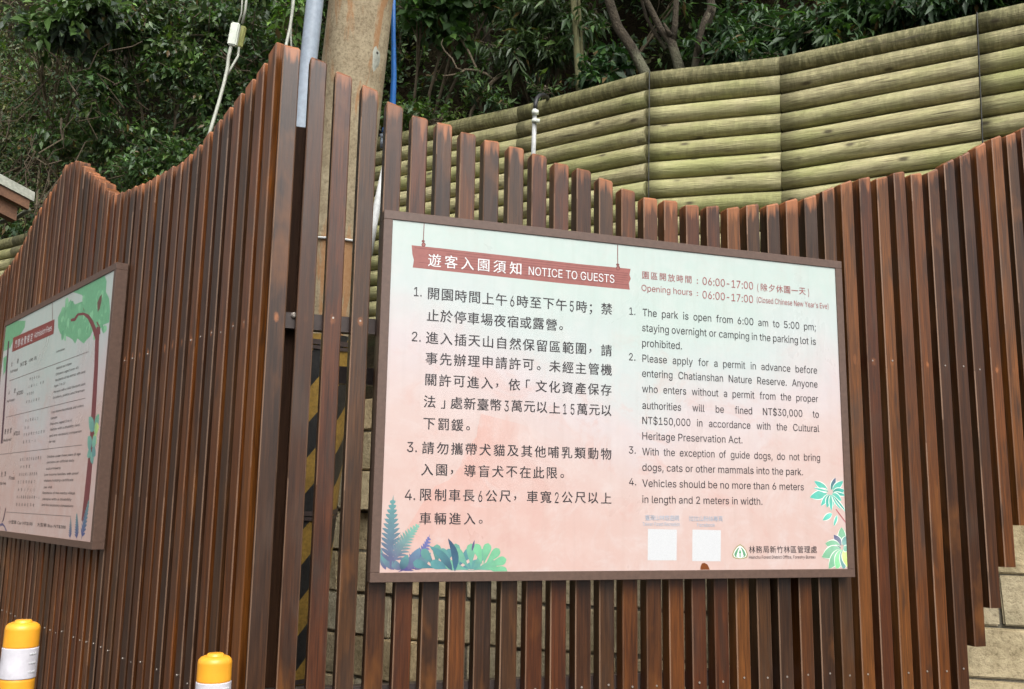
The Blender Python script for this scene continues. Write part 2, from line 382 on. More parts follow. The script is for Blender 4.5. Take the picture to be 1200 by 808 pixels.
# ================================================================== STONE WALL
stonewall = empty('stone_wall', (SW[5].x, SW[5].y, 0), 'low retaining wall of large tan stone blocks behind the slats', 'stone wall')
zj = P(457, 697, 5.06).z; RH = .22
z0 = zj - RH * math.ceil(zj / RH)
cum = [0]
for k in range(len(SW) - 1): cum.append(cum[-1] + (SW[k+1] - SW[k]).length)
def swpt(s):
    for k in range(len(SW) - 1):
        if s <= cum[k+1] or k == len(SW) - 2:
            t = (s - cum[k]) / (cum[k+1] - cum[k]); return SW[k].lerp(SW[k+1], t), (SW[k+1] - SW[k]).normalized()
mb = MB()
for k in range(len(SW) - 1):
    a, b = SW[k], SW[k+1]; nrm = Vector((b - a).normalized()).cross(Vector((0, 0, 1)))
    q = -nrm * .014; bk = -nrm * .3
    vs = [a + q, b + q, b + bk, a + bk]; vs = vs + [v + Vector((0, 0, SW_TOP - .02)) for v in vs]
    mb.add(vs, [(0,1,5,4),(4,5,6,7)])
link('mortar', mb.mesh('mortar'), M_mortar, stonewall)
def block_mesh(L, H, D=.10):
    bm = bmesh.new(); bmesh.ops.create_cube(bm, size=1)
    for v in bm.verts: v.co = Vector((v.co.x * L, v.co.y * D, v.co.z * H)) + Vector((random.uniform(-.006, .006), random.uniform(-.008, .008), random.uniform(-.006, .006)))
    bmesh.ops.bevel(bm, geom=bm.edges[:], offset=.007, segments=2, affect='EDGES')
    me = bpy.data.meshes.new('stone_block'); bm.to_mesh(me); bm.free(); me.materials.append(M_stone); return me
s_vis0 = cum[3]
row = 0; z = z0
while z < SW_TOP - .02:
    h = min(RH, SW_TOP - z); s = s_vis0 + random.uniform(-.3, 0)
    if h > .05 and z + h > .35:
        while s < cum[-1] - .1:
            L = random.uniform(.26, .48)
            p, t = swpt(s + L / 2); nrm = t.cross(Vector((0, 0, 1)))
            o = bpy.data.objects.new('stone_block', block_mesh(L - .010, h - .010)); COL.objects.link(o); o.parent = stonewall
            Mx = Matrix((t, -nrm, Vector((0, 0, 1)))).transposed().to_4x4(); Mx.translation = p - nrm * (.05 + random.uniform(-.004, .006)) + Vector((0, 0, z + h / 2))
            o.matrix_parent_inverse = Matrix.Translation(stonewall.location).inverted(); o.matrix_basis = Mx
            s += L
    z += RH; row += 1

# ================================================================== SLAT FENCE
FY = 3.031                                        # front faces of the main run
LD = Vector((-0.37785876, 0.92586325, 0)); NL = Vector((LD.y, -LD.x, 0)); FD = 1.333   # the left run: direction, normal, distance
S0 = Vector((.2, 3.03, 0)).dot(LD)
PITCH, SWD, SDP = .0882, .0565, .056
fence = empty('slat_fence', (.2, 3.03, 0), 'tall wavy-topped fence of vertical red-brown wooden slats turning a corner', 'fence')
RAIL_Z = onY(345, 372, FY).z
def slat(pos, ang, z0, z1, slope, tilt=0):
    w, d, c = SWD / 2 * random.uniform(.975, 1.02), SDP / 2, .0035
    ring = [(-w+c,-d),(w-c,-d),(w,-d+c),(w,d-c),(w-c,d),(-w+c,d),(-w,d-c),(-w,-d+c)]
    lev = [(z0, 1, 0), (z0 + .5 * (z1 - z0), 1, .5), (z1 - .12, 1, .88), (z1 - .007, 1, .97), (z1, .80, 1)]
    vs = []; dt = []; ed = []
    for zz, sc, k in lev:
        for j, (x, y) in enumerate(ring):
            z = zz + (slope * x * (1 if zz > z1 - .2 else 0)) + (.003 * math.sin(x * 90) if zz > z1 - .1 else 0)
            vs.append((x * sc if sc == 1 else x * .86, (y if sc == 1 else y * .82), z - RAIL_Z)); dt.append(z1 - zz); ed.append(0)
    n = 8; fs = [(i*n+j, i*n+(j+1)%n, (i+1)*n+(j+1)%n, (i+1)*n+j) for i in range(len(lev)-1) for j in range(n)] + [tuple(range(n))[::-1], tuple((len(lev)-1)*n+j for j in range(n))]
    me = bpy.data.meshes.new('slat'); me.from_pydata(vs, [], fs)
    at = me.attributes.new('dtop', 'FLOAT', 'POINT'); at.data.foreach_set('value', np.array(dt, np.float32))
    fe = [0.0] * len(fs)
    for i in range(len(lev) - 1):
        fe[i*n+1] = random.uniform(.05, .7); fe[i*n+7] = random.uniform(.3, 1.3)  # strength of the painted highlight, more on the left chamfer
    at = me.attributes.new('edge', 'FLOAT', 'FACE'); at.data.foreach_set('value', np.array(fe, np.float32))
    me.materials.append(M_slat); me.update()
    o = bpy.data.objects.new('slat', me); COL.objects.link(o); o.parent = fence
    o.location = Vector((pos.x, pos.y, RAIL_Z)) - Vector((fence.location.x, fence.location.y, 0)); o.rotation_euler = (tilt * .4, tilt, ang)
    return o
TOPS = [(332.7,52),(362.7,69),(395.5,85),(426,102),(457.3,120.7),(487.5,136),(514,143),(544,155.5),(571.5,163.5),(601,171),(626,180),(652.5,191),(678.5,197),(705,209.5),(730,222),(754,230),(779.5,234),(804.5,240),(828,241),(851.5,241),(874,238),(897,238),(921,233),(942,229),(963,221),(984,212),(1008.7,208),(1025,206),(1045.5,201),(1063,202),(1084,198),(1103,187),(1121.6,178),(1144,168),(1162,159),(1179,156),(1198,148)]
tz = [onY(x, y, FY).z for x, y in TOPS]
while len(tz) < 48:
    k = len(tz) - 36; tz.append(tz[36] + .05 * k - .0045 * k * k)
screws = MB()
def screw(M, r=.0036):
    if random.random() < .25: return
    vs = [M @ Vector((r * math.cos(a), -.0012, r * math.sin(a))) for a in [i * math.pi / 3 for i in range(6)]] + [M @ Vector((r*1.1 * math.cos(a), .001, r*1.1 * math.sin(a))) for a in [i * math.pi / 3 for i in range(6)]]
    screws.add(vs, [tuple(range(6))] + [(i, 6 + i, 6 + (i+1) % 6, (i+1) % 6) for i in range(6)])
BOT = {31: onY(1150, 758, FY).z, 32: onY(1167, 713, FY).z, 33: onY(1183, 665, FY).z, 34: onY(1195, 616, FY).z}
for n in range(48):
    X = .194 + n * PITCH
    sl_ = (tz[min(n+1, 47)] - tz[max(n-1, 0)]) / (2 * PITCH)
    zt = tz[n] + random.uniform(-.003, .003)
    zb = .12
    if n >= 31: zb = BOT.get(n, BOT[34] + (n - 34) * .17)
    elif n > 25: zb = max(.12, BOT[31] - (31 - n) * .17)
    zb = min(zb, zt - .5)
    pos = Vector((X + SWD / 2 + random.uniform(-.0015, .0015), FY + SDP / 2 + random.uniform(-.002, .002), 0))
    slat(pos, random.uniform(-.02, .02), zb, zt, max(-.6, min(.7, sl_ * .75)), random.uniform(-.0012, .0012))
    for zz in (RAIL_Z, .85):
        if zz > zb + .02:
            screw(Matrix.Translation(Vector((pos.x + random.uniform(-.006, .006), FY - .0005, zz + random.uniform(-.008, .008)))))
# left run
OUT = [(-.1,2.99),(.08,2.985),(.14,2.955),(.22,2.925),(.30,2.91),(.38,2.885),(.47,2.855),(.57,2.84),(.64,2.815),(.75,2.79),(.86,2.78),(1.04,2.785),(1.25,2.79),(1.39,2.81),(1.63,2.83),(1.72,2.85),(1.82,2.92),(1.99,3.01),(2.12,3.07),(2.2,3.12),(2.35,3.19),(2.55,3.22),(2.71,3.16),(2.91,3.11),(3.11,3.04),(3.3,2.94),(3.58,2.86),(3.9,2.81),(4.4,2.76),(5.5,2.9)]
def outz(s):
    return float(np.interp(s, [a for a, b in OUT], [b for a, b in OUT]))
for k in range(58):
    s = .075 + k * PITCH + SWD / 2 + random.uniform(-.0015, .0015)
    pos = NL * (FD + SDP / 2 + random.uniform(-.0025, .0025)) + LD * (S0 + s)
    sl_ = (outz(s - .03) - outz(s + .03)) / .06
    slat(pos, math.atan2(-LD.y, -LD.x) + random.uniform(-.03, .03), .12, outz(s) + random.uniform(-.004, .004), max(-.7, min(.7, sl_ * .8)), random.uniform(-.0012, .0012))
    for zz in (RAIL_Z, .85):
        Mx = Matrix.Translation(Vector((*(NL * (FD - .0005) + LD * (S0 + s + random.uniform(-.006, .006))).xy, zz + random.uniform(-.008, .008)))) @ Matrix.Rotation(math.atan2(-LD.y, -LD.x), 4, 'Z')
        screw(Mx)
link('screws', screws.mesh('screws'), M_bolt, fence, 'stuff')
for zz, dp in ((RAIL_Z, 4.4), (.85, 2.55)):
    mb = MB(); mb.box((.22, FY + SDP + .003, zz - .026), (dp, FY + SDP + .045, zz + .026)); link('rail', mb.mesh('rail'), M_steel, fence)
    a = NL * (FD + SDP + .003) + LD * (S0 + .12); ang = math.atan2(LD.y, LD.x)
    mb = MB(); mb.box((0, -.042, zz - .026), (5.0, 0, zz + .026), Matrix.Translation(a) @ Matrix.Rotation(ang, 4, 'Z')); link('rail', mb.mesh('rail'), M_steel, fence)
mb = MB(); mb.box((.45, FY + SDP + .22, RAIL_Z - .17), (1.05, FY + SDP + .27, RAIL_Z - .11)); link('brace', mb.mesh('brace'), M_steel, fence)
for (x, y, ztop, wd) in ((.288, FY + .115, onY(353, 151, FY + .12).z, .085), (2.05, FY + .145, 2.25, .08), (3.6, FY + .145, 2.4, .08)):
    mb = MB(); mb.box((x - wd/2, y - .010 if x < .5 else y - .04, 0), (x + wd/2, y + .07, ztop)); link('post', mb.mesh('post'), M_postw, fence)
for s in (1.5, 3.2, 4.8):
    p = NL * (FD + SDP + .09) + LD * (S0 + s); mb = MB(); mb.box((-.04,-.04,0), (.04,.04,2.3), Matrix.Translation(p)); link('post', mb.mesh('post'), M_postw, fence)
mb = MB(); mb.box((.245, FY + .060, RAIL_Z - .024), (.335, FY + .100, RAIL_Z + .022)); link('rail_bracket', mb.mesh('rail_bracket'), M_frame, fence)
p = onY(344.5, 370, FY + .058); mb = MB(); mb.tube([p, p + Vector((0, -.006, 0)), p + Vector((0, -.009, 0))], [.011, .010, .005], 10); link('bolt', mb.mesh('bolt'), M_bolt, fence)

# ================================================================== SIGNS
class Board:
    def __init__(s, name, label, origin, ang, W, H, fr=.030, dep=.05):
        s.root = empty(name, origin, label, 'notice board', None, (math.pi / 2, 0, ang)); s.W, s.H = W, H
        s.M = (Matrix.Translation(origin) @ s.root.rotation_euler.to_matrix().to_4x4()); s.Mi = s.M.inverted(); s.lay = 0
        mb = MB()
        for lo, hi in (((0,0,-dep),(W,fr,0)), ((0,H-fr,-dep),(W,H,0)), ((0,fr,-dep),(fr,H-fr,0)), ((W-fr,fr,-dep),(W,H-fr,0))): mb.box(lo, hi)
        me = mb.mesh('frame'); bm = bmesh.new(); bm.from_mesh(me); bmesh.ops.bevel(bm, geom=bm.edges[:], offset=.0012, segments=1, affect='EDGES'); bm.to_mesh(me); bm.free()
        linkl('frame', me, M_frame, s.root)
        n = 24; mb = MB(); mb.add([(0,0,-.02)], [])     # panel sheet
        mb = MB(); mb.box((fr, fr, -.012), (W - fr, H - fr, -.004)); me = mb.mesh('panel')
        at = me.attributes.new('hill', 'FLOAT', 'POINT'); s.panel = linkl('panel', me, M_panel, s.root)
    def uv(s, px, py):
        r = ray(px, py); o = s.Mi @ EYE; d = s.Mi.to_3x3() @ r; t = (-.004 - o.z) / d.z; q = o + d * t; return (q.x, q.y)
    def z(s): s.lay += 1; return -.0039 + s.lay * .000004
    def flat(s, name, polys, mat=None, parent=None):   # polys: [(points(u,v), colour | [colours])]
        mb = MB(); fr = .031
        for pts, col in polys:
            zz = s.z(); b = len(mb.v); cols = col if isinstance(col, list) else [col] * len(pts)
            for (u, v), c in zip(pts, cols):
                mb.v.append((min(max(u, fr), s.W - fr), min(max(v, fr), s.H - fr), zz)); mb.c.append(c)
            mb.f.append(tuple(range(b, b + len(pts))))
        return linkl(name, mb.mesh(name, colors=True), mat or M_print, s.panel)
FC = bpy.data.curves.new('lettering', 'FONT'); FO = bpy.data.objects.new('lettering_tool', FC); COL.objects.link(FO)
FONT_CJK = FC.font
try: FONT_LAT = bpy.data.fonts.load(bpy.utils.system_resource('DATAFILES', path='fonts') + '/Inter.woff2')   # Blender's own bundled sans
except Exception: FONT_LAT = FONT_CJK
from mathutils.geometry import delaunay_2d_cdt, interpolate_bezier
def glyphs(txt, bold=0):
    cjk = any(ord(ch) > 0x2e80 for ch in txt)
    FC.body = txt; FC.size = 1; FC.resolution_u = 3; FC.font = FONT_CJK if cjk else FONT_LAT; FC.offset = 0 if cjk else bold
    bpy.context.view_layer.update(); ev = FO.evaluated_get(bpy.context.evaluated_depsgraph_get())
    if cjk:
        me = bpy.data.meshes.new_from_object(ev)
        v = np.empty(len(me.vertices) * 3); me.vertices.foreach_get('co', v); v = v.reshape(-1, 3)
        f = [tuple(p.vertices) for p in me.polygons]; bpy.data.meshes.remove(me)
        return v, f
    # outlines of this face overlap: tessellate every outer contour with its own holes
    cu = ev.to_curve(bpy.context.evaluated_depsgraph_get()); loops = []
    for sp in cu.splines:
        bp = sp.bezier_points; pts = []
        for a, b in zip(bp, list(bp[1:]) + [bp[0]]):
            straight = (a.handle_right - a.co).length < 1e-5 and (b.handle_left - b.co).length < 1e-5
            pts += [a.co.copy()] if straight else [Vector(p) for p in interpolate_bezier(a.co, a.handle_right, b.handle_left, b.co, 5)[:-1]]
        if len(pts) > 2: loops.append([(p.x, p.y) for p in pts])
    FO.to_curve_clear()
    V = []; E_ = []
    for l in loops:
        b = len(V); V += [Vector(p) for p in l]; E_ += [(b + k, b + (k + 1) % len(l)) for k in range(len(l))]
    res = delaunay_2d_cdt(V, E_, [], 0, 1e-6, False); P2 = np.array([tuple(p) for p in res[0]]); T = np.array([t for t in res[2] if len(t) == 3])
    c = P2[T].mean(1); wn = np.zeros(len(c))             # keep the triangles that lie inside by winding number
    for l in loops:
        a = np.array(l); b = np.roll(a, -1, 0); x, y = c[:, :1], c[:, 1:]
        side = (b[:, 0] - a[:, 0]) * (y - a[:, 1]) - (x - a[:, 0]) * (b[:, 1] - a[:, 1])
        wn += ((a[:, 1] <= y) & (b[:, 1] > y) & (side > 0)).sum(1) - ((a[:, 1] > y) & (b[:, 1] <= y) & (side < 0)).sum(1)
    T = T[wn != 0]
    return np.column_stack((P2, np.zeros(len(P2)))), [tuple(int(q) for q in t) for t in T]
CACHE = {}
def word(txt, bold=0):
    k = (txt, bold)
    if k not in CACHE: CACHE[k] = glyphs(txt, bold)
    return CACHE[k]
CAPH = None
def caph():
    global CAPH
    if CAPH is None: CAPH = word('H')[0][:, 1].max()
    return CAPH
def fit_line(bd, chunks, mat, name='text_line', color=None):
    # chunks: (text, u0, u1, v_base, height, bold); each word run is fitted to its measured span
    mb = MB()
    zz = -.0031
    for txt, u0, u1, vb, h, bold in chunks:
        cjk = any(ord(ch) > 0x2e80 for ch in txt)
        v, f = word(txt, 0 if cjk else bold); lo, hi = v[:, 0].min(), v[:, 0].max(); ylo, yhi = v[:, 1].min(), v[:, 1].max()
        ref = (yhi - ylo) if cjk else caph()
        y0 = ylo if cjk else 0
        q = np.column_stack((u0 + (v[:, 0] - lo) / (hi - lo) * (u1 - u0), vb + (v[:, 1] - y0) / ref * h, zz + v[:, 2]))
        if cjk and bold:                            # heavier face: the strokes laid down twice, side by side
            q2 = q.copy(); q[:, 0] -= bold * h * .5; q2[:, 0] += bold * h * .5; q2[:, 2] += .00001; mb.add(q2.tolist(), f)
        mb.add(q.tolist(), f)
    return linkl(name, mb.mesh(name), mat, bd.panel, 'stuff')
def line_px(bd, txt, p0, p1, hpx, mat, bold=0, just=False, v_top=None, monos=False):
    """txt starts at p0=(x, baseline y) and ends at p1 (photograph pixels); hpx = glyph height there."""
    u0, v0 = bd.uv(*p0); u1, v1 = bd.uv(*p1); _, vt = bd.uv(p0[0], p0[1] - hpx); h = vt - v0; vb = (v0 + v1) / 2
    if just == 'cjk':
        n = len(txt); uni = []                       # even advance for full-width characters, half for digits
        wd = [1 if ord(c) > 0x2e80 else .62 for c in txt]; tot = sum(wd); x = 0; ch = []
        a = (u1 - u0) / (tot - (1 - .93) * wd[-1]);
        for c, w_ in zip(txt, wd):
            if c == ' ': x += w_ * a; continue
            v, f = word(c, 0); cw = v[:, 0].max() - v[:, 0].min()
            adv = w_ * a; sc = min(h / .93, adv * .99 / max(cw, .92 * w_))
            l = v[:, 0].min()
            if ord(c) < 0x2e80: ww = min(cw * h * .90 / caph(), adv * .92); uu = u0 + x + (adv - ww) / 2
            if c in '()': ww *= 1.7
            if c in '，；：。': uu = u0 + x + adv * .10; ww = cw * h / .93; yb = vb + (v[:, 1].min() + .07) * h / .93
            else: ww = cw * sc; uu = u0 + x + (adv * .93 - ww) / 2; yb = vb
            hh = (v[:, 1].max() - v[:, 1].min()) * h / .93
            if c in '，；：。「」一(（)）': yb = vb + (v[:, 1].min() + .07) * h / .93
            elif ord(c) > 0x2e80: yb = vb + (h - hh) / 2
            if c == '，' or c == '。': yb = vb + h * (.10 if c == '。' else .16)
            ch.append((c, uu, uu + ww, yb, hh if ord(c) > 0x2e80 else h * .90, bold)); x += adv
        # fit_line scales non-CJK by cap height and CJK by their own extent
        return fit_line(bd, ch, mat)
    if just:
        ws = txt.split(' '); wid = [(word(x, bold)[0][:, 0].max() - word(x, bold)[0][:, 0].min()) for x in ws]
        sx = h / caph() * just; tot = sum(wid) * sx; gap = (u1 - u0 - tot) / max(1, len(ws) - 1); x = u0; ch = []
        for t, w_ in zip(ws, wid): ch.append((t, x, x + w_ * sx, vb, h, bold)); x += w_ * sx + gap
        return fit_line(bd, ch, mat)
    return fit_line(bd, [(txt, u0, u1, vb, h, bold)], mat)
def lerpc(a, b, t): return tuple(x + (y - x) * t for x, y in zip(a, b))
def leafpoly(p, q, wd, c1, c2, n=8, bend=0, blunt=False):
    (x0, y0), (x1, y1) = p, q; dx, dy = x1 - x0, y1 - y0; L = math.hypot(dx, dy); nx_, ny_ = -dy / L, dx / L
    a, b, ca, cb = [], [], [], []
    for i in range(n + 1):
        t = i / n; w_ = wd * .5 * (math.sin(math.pi * t ** .85) ** .8 if not blunt else math.sin(math.pi * min(1, t) ** 2.2) ** .55 * (.35 + .65 * t)); bx = bend * math.sin(math.pi * t)
        cx, cy = x0 + dx * t + nx_ * bx, y0 + dy * t + ny_ * bx; col = lerpc(c1, c2, t)
        a.append((cx + nx_ * w_, cy + ny_ * w_)); ca.append(col)
        if 0 < i < n: b.append((cx - nx_ * w_, cy - ny_ * w_)); cb.append(col)
    return (a + b[::-1], ca + cb[::-1])
def fern(p, q, wd, c1, c2, n=11, bend=0, spread=.62):
    (x0, y0), (x1, y1) = p, q; dx, dy = x1 - x0, y1 - y0; L = math.hypot(dx, dy); tx, ty = dx / L, dy / L; nx_, ny_ = -ty, tx; out = []
    out.append(leafpoly(p, q, L * .09, c1, c2, 6, bend))
    for i in range(n):
        t = .10 + .86 * i / n; bx = bend * math.sin(math.pi * t); c = (x0 + dx * t + nx_ * bx, y0 + dy * t + ny_ * bx)
        l = wd * (1 - t) ** .75 * (1 if t > .25 else .75 + t)
        for sgn in (-1, 1):
            e = (c[0] + nx_ * l * sgn * .8 + tx * l * spread, c[1] + ny_ * l * sgn * .8 + ty * l * spread)
            out.append(leafpoly(c, e, L / n * .62, lerpc(c1, c2, t), lerpc(c1, c2, min(1, t + .15)), 4, -sgn * l * .08))
    return out

# ---- main notice board
TEAL, PURP, MINT, NAVY, GRN = lin((94,142,140)), lin((88,82,118)), lin((118,172,152)), lin((54,74,98)), lin((112,168,132))
bd = Board('notice_board', 'large framed NOTICE TO GUESTS board in Chinese and English on the slat fence', Vector((.5434, 2.981, 1.2015)), 0, 1.8020, 1.2)
# the deeper pink hill printed on the left half
hp = [(563.6,485),(560,500),(558.6,512),(548.6,523.5),(543,535),(540,545),(533.5,555),(525,563.6),(510,570),(497,587),(483,610),(462,640),(455,668),(560,668),(700,668),(760,668),(740,600),(690,540),(620,500)]
hv = [1,1,1,1,1,1,1,1,1,1,.9,.9,.8,.5,.2,0,0,0,.15]
mb = MB(); zz = bd.z()
cu, cv = bd.uv(590, 590); vs = [(*bd.uv(*p), zz) for p in hp] + [(cu, cv, zz)]; n = len(hp)
vs = [(max(.031, a), max(.031, b), c) for a, b, c in vs]
mb.add(vs, [(i, (i + 1) % n, n) for i in range(n)]); me = mb.mesh('printed_hill')
at = me.attributes.new('hill', 'FLOAT', 'POINT'); at.data.foreach_set('value', np.array(hv + [.55], np.float32)); linkl('printed_hill', me, M_panel, bd.panel)
U = bd.uv
RED, REDD = lin((142,86,80)), lin((114,62,58))
bn = [(482.4,287.6),(520,291.6),(600,300.6),(680,309.8),(739,315.4),(737.6,322),(739.2,327),(737,332),(738,339.8),(660,332.4),(560,321.8),(483.6,313.8),(485,305),(483.2,298)]
polys = [([U(*p) for p in bn], RED)]
for i in range(7):                                # plank grain
    f = (i + .6) / 7.6; a = (486 + (i * 37) % 60, 288 + f * 25); L = 90 + (i * 53) % 120
    for q in range(2):
        x0 = a[0] + q * 125; x1 = min(736, x0 + L); sl_ = .1115 - .02 * f
        y = lambda x: 288 + f * 25.3 + (x - 483) * sl_
        polys.append(([U(x0, y(x0)), U(x1, y(x1)), U(x1, y(x1) + .55), U(x0, y(x0) + .55)], REDD))
bd.flat('banner', polys)
for x0, y0, x1, y1 in ((497.2,258.5,496,283), (723.7,286,723.9,310.5)):
    cord = []
    cord.append(([U(x0-.5,y0), U(x0+.5,y0), U(x1+.5,y1), U(x1-.5,y1)], REDD))
    for cx_, cy_, rx, ry in ((x1, y1, 2.0, 1.6), (x1 + .4, y1 + 4, 2.6, 2.8)):
        cord.append(([U(cx_ + rx * math.cos(a), cy_ + ry * math.sin(a)) for a in [i * .785 for i in range(8)]], REDD))
        if ry > 2: cord.append(([U(cx_ + 1.5 * math.cos(a), cy_ + 1.7 * math.sin(a)) for a in [i * .785 for i in range(8)]], lin((214,231,222)) if cy_ < y1 + 3 else RED))
    bd.flat('hanging_cord', cord)
line_px(bd, '遊客入園須知', (500,311.5), (612.5,323.5), 15.2, M_textw, .012, 'cjk')
line_px(bd, 'NOTICE TO GUESTS', (619.4,322.4), (719.8,331.8), 9.6, M_textw, .034)
ZH = [('開園時間上午6時至下午5時；禁', (500.3,350.8), (717.5,369.6)), ('止於停車場夜宿或露營。', (499.7,375.2), None), ('進入插天山自然保留區範圍，請', (498.5,402.6), (717.5,418.2)),
      ('事先辦理申請許可。未經主管機', (497.7,427.2), (717.5,440.4)), ('關許可進入，依「文化資產保存', (496.8,451.9), (717.2,464.4)), ('法」處新臺幣3萬元以上15萬元以', (495.8,478), (717.2,488)),
      ('下罰鍰。', (495,503), None), ('請勿攜帶犬貓及其他哺乳類動物', (493.5,531.4), (717.2,539.6)), ('入園，導盲犬不在此限。', (492.5,557.4), None),
      ('限制車長6公尺，車寬2公尺以上', (491,586.4), (717.2,591.6)), ('車輛進入。', (490,614.2), None)]
ENDX = {1: (667.5, 390.2), 6: (559.5, 507), 8: (669.5, 562), 10: (575, 616)}
for i, (t, a, b) in enumerate(ZH):
    line_px(bd, t, a, b or ENDX[i], 14.4 if i not in (9,) else 14.6, M_text, .022, 'cjk')
for t, x0, x1, yb, h in (('1.', 485, 494, 347.2, 10.6), ('2.', 482.4, 493, 400, 11), ('3.', 476.8, 488.5, 529.6, 11.6), ('4.', 474.2, 486.5, 585.8, 12)):
    line_px(bd, t, (x0, yb), (x1, yb + .5), h, M_text, .010)
line_px(bd, '園區開放時間', (751.8,326.6), (811.3,333), 9.0, M_textred, .008, 'cjk')
line_px(bd, ':', (816.5,332.6), (818,332.8), 7, M_textred, .01)
line_px(bd, '06:00-17:00', (823.3,334.2), (882.5,339.3), 8.8, M_textred, .016)
line_px(bd, '(除夕休園一天)', (885.5,341), (950,346.6), 9.0, M_textred, .008, 'cjk')
line_px(bd, 'Opening hours', (751.8,341.0), (811,346.6), 7.2, M_textred, .010)
line_px(bd, ':', (816.5,347), (818,347), 6, M_textred, 0)
line_px(bd, '06:00-17:00', (823.3,350.2), (882.5,355.0), 8.8, M_textred, .016)
line_px(bd, "(Closed Chinese New Year's Eve)", (886.8,355.6), (970.8,361.4), 6.4, M_textred, .0)
EN = [('The park is open from 6:00 am to 5:00 pm;', (753,370.2), (956,388), 1), ('staying overnight or camping in the parking lot is', (752.5,388.2), (956,404.6), 1), ('prohibited.', (752.5,406.4), (799,409.6), 0),
      ('Please apply for a permit in advance before', (752.8,424.4), (957.5,438.2), 1), ('entering Chatianshan Nature Reserve. Anyone', (752.5,441.8), (958,454.6), 1), ('who enters without a permit from the proper', (752.5,459.6), (958.7,472.0), 1),
      ('authorities will be fined NT$30,000 to', (752.7,479.2), (959.6,490.0), 1), ('NT$150,000 in accordance with the Cultural', (752.7,496.8), (960,506.8), 1), ('Heritage Preservation Act.', (752.7,515.4), (870,519.8), 0),
      ('With the exception of guide dogs, do not bring', (752.7,533.4), (961,540.8), 1), ('dogs, cats or other mammals into the park.', (752.7,551.6), (941,557.6), 0), ('Vehicles should be no more than 6 meters', (752.7,570.2), (942,575.2), 0), ('in length and 2 meters in width.', (752.7,589), (893.4,592.4), 0)]
u_, _ = bd.uv(752.5, 406); u2_, _ = bd.uv(799, 409); vv_ = word('prohibited.', .011)[0]; _, va_ = bd.uv(752.5, 406.4); _, vb_ = bd.uv(752.5, 406.4 - 8.5)
SXE = (u2_ - u_) / (vv_[:, 0].max() - vv_[:, 0].min()) / ((vb_ - va_) / caph())
for t, a, b, j in EN:
    line_px(bd, t, a, b, 8.6, M_text, .011, SXE * .985 if j else False)
for t, x0, x1, yb in (('1.', 737.5, 744.5, 369), ('2.', 737, 744.5, 422.5), ('3.', 737, 745, 531.6), ('4.', 737, 745.5, 568.8)):
    line_px(bd, t, (x0, yb), (x1, yb + .3), 8.4, M_text, .011)
line_px(bd, '臺灣山林悠遊網', (756,609.6), (795.5,610.8), 6.4, M_textg, 0, 'cjk'); line_px(bd, 'Taiwan Forest Recreation', (753,616), (796.5,617), 4.2, M_textg, 0)
line_px(bd, '拉拉山粉絲專頁', (807.5,610.6), (847,611.8), 6.4, M_textg, 0, 'cjk'); line_px(bd, 'Facebook', (817,617.2), (838,617.8), 4.4, M_textg, 0)
bd.flat('white_square', [([U(759.3,620), U(793.2,621), U(792.8,657), U(759,656.8)], (.7,.72,.74))], M_white)
bd.flat('white_square', [([U(811.5,620.8), U(844.8,621.6), U(844.5,658), U(811.2,657.8)], (.7,.72,.74))], M_white)
def tri(cx_, cy_, r, s=1.0):
    return [U(cx_ + r * rr * math.sin(a), cy_ - r * rr * math.cos(a) * 1.1) for a, rr in [(0,1),(.5,.86),(1.2,.84),(1.75,1.0),(2.1,1.02),(2.5,.82),(math.pi,.70),(-2.5,.82),(-2.1,1.02),(-1.75,1.0),(-1.2,.84),(-.5,.86)]]
bd.flat('emblem', [(tri(867.2,648.2,9.4), lin((150,142,100))), (tri(867.2,648.2,8.0), (.75,.76,.72)), (tri(867.2,648.6,6.9), lin((96,146,112))),
                   ([U(867.2,640), U(869.6,646), U(871.5,652.2), U(867.2,654.6), U(862.9,652.2), U(864.8,646)], (.78,.80,.76)),
                   ([U(867.2,643), U(869,648.6), U(867.9,648.4), U(867.9,653.6), U(866.5,653.6), U(866.5,648.4), U(865.4,648.6)], lin((90,150,110)))])
line_px(bd, '林務局新竹林區管理處', (877.4,648.0), (957.5,648.8), 8.6, M_text, .004, 'cjk')
line_px(bd, 'Hsinchu Forest District Office, Forestry Bureau', (877.6,654.4), (955.5,655.2), 3.6, M_text, 0)
bd.flat('brown_stain', [([U(820.7,669), U(820.8,664.5), U(822.5,660.5), U(825.5,659.8), U(829,661.8), U(830.6,665), U(831.8,669)], lin((112,58,20)))])
# printed plants, lower left
pl = []
def ferpx(a, b, wpx, *r, **k):
    p, q = U(*a), U(*b); s_ = abs(U(a[0] + 10, a[1])[0] - p[0]) / 10; pl.extend(fern(p, q, wpx * s_, *r, **k))
def leafpx(a, b, wpx, c1, c2, bend=0, L=None, blunt=False):
    p, q = U(*a), U(*b); s_ = abs(U(a[0] + 10, a[1])[0] - p[0]) / 10; (pl if L is None else L).append(leafpoly(p, q, wpx * s_, c1, c2, 14 if blunt else 8, bend * s_, blunt))
for a, b, w_ in (((452,668),(443,640),8), ((462,668),(446,650),9), ((470,668),(455,655),9)): leafpx(a, b, w_, PURP, TEAL)
ferpx((458,668), (461,580), 21, PURP, TEAL, n=12, bend=.004)
ferpx((460,662), (493,613), 18, PURP, MINT, n=12, bend=.01)
ferpx((466,672), (504,626), 17, lin((70,62,110)), lin((104,110,160)), n=13, bend=-.02)
for a, b, w_, c1, c2 in (((478,668),(492,642),12, PURP, lin((96,130,150))), ((486,668),(505,648),12, PURP, TEAL), ((470,668),(478,650),10, NAVY, TEAL)): leafpx(a, b, w_, c1, c2)
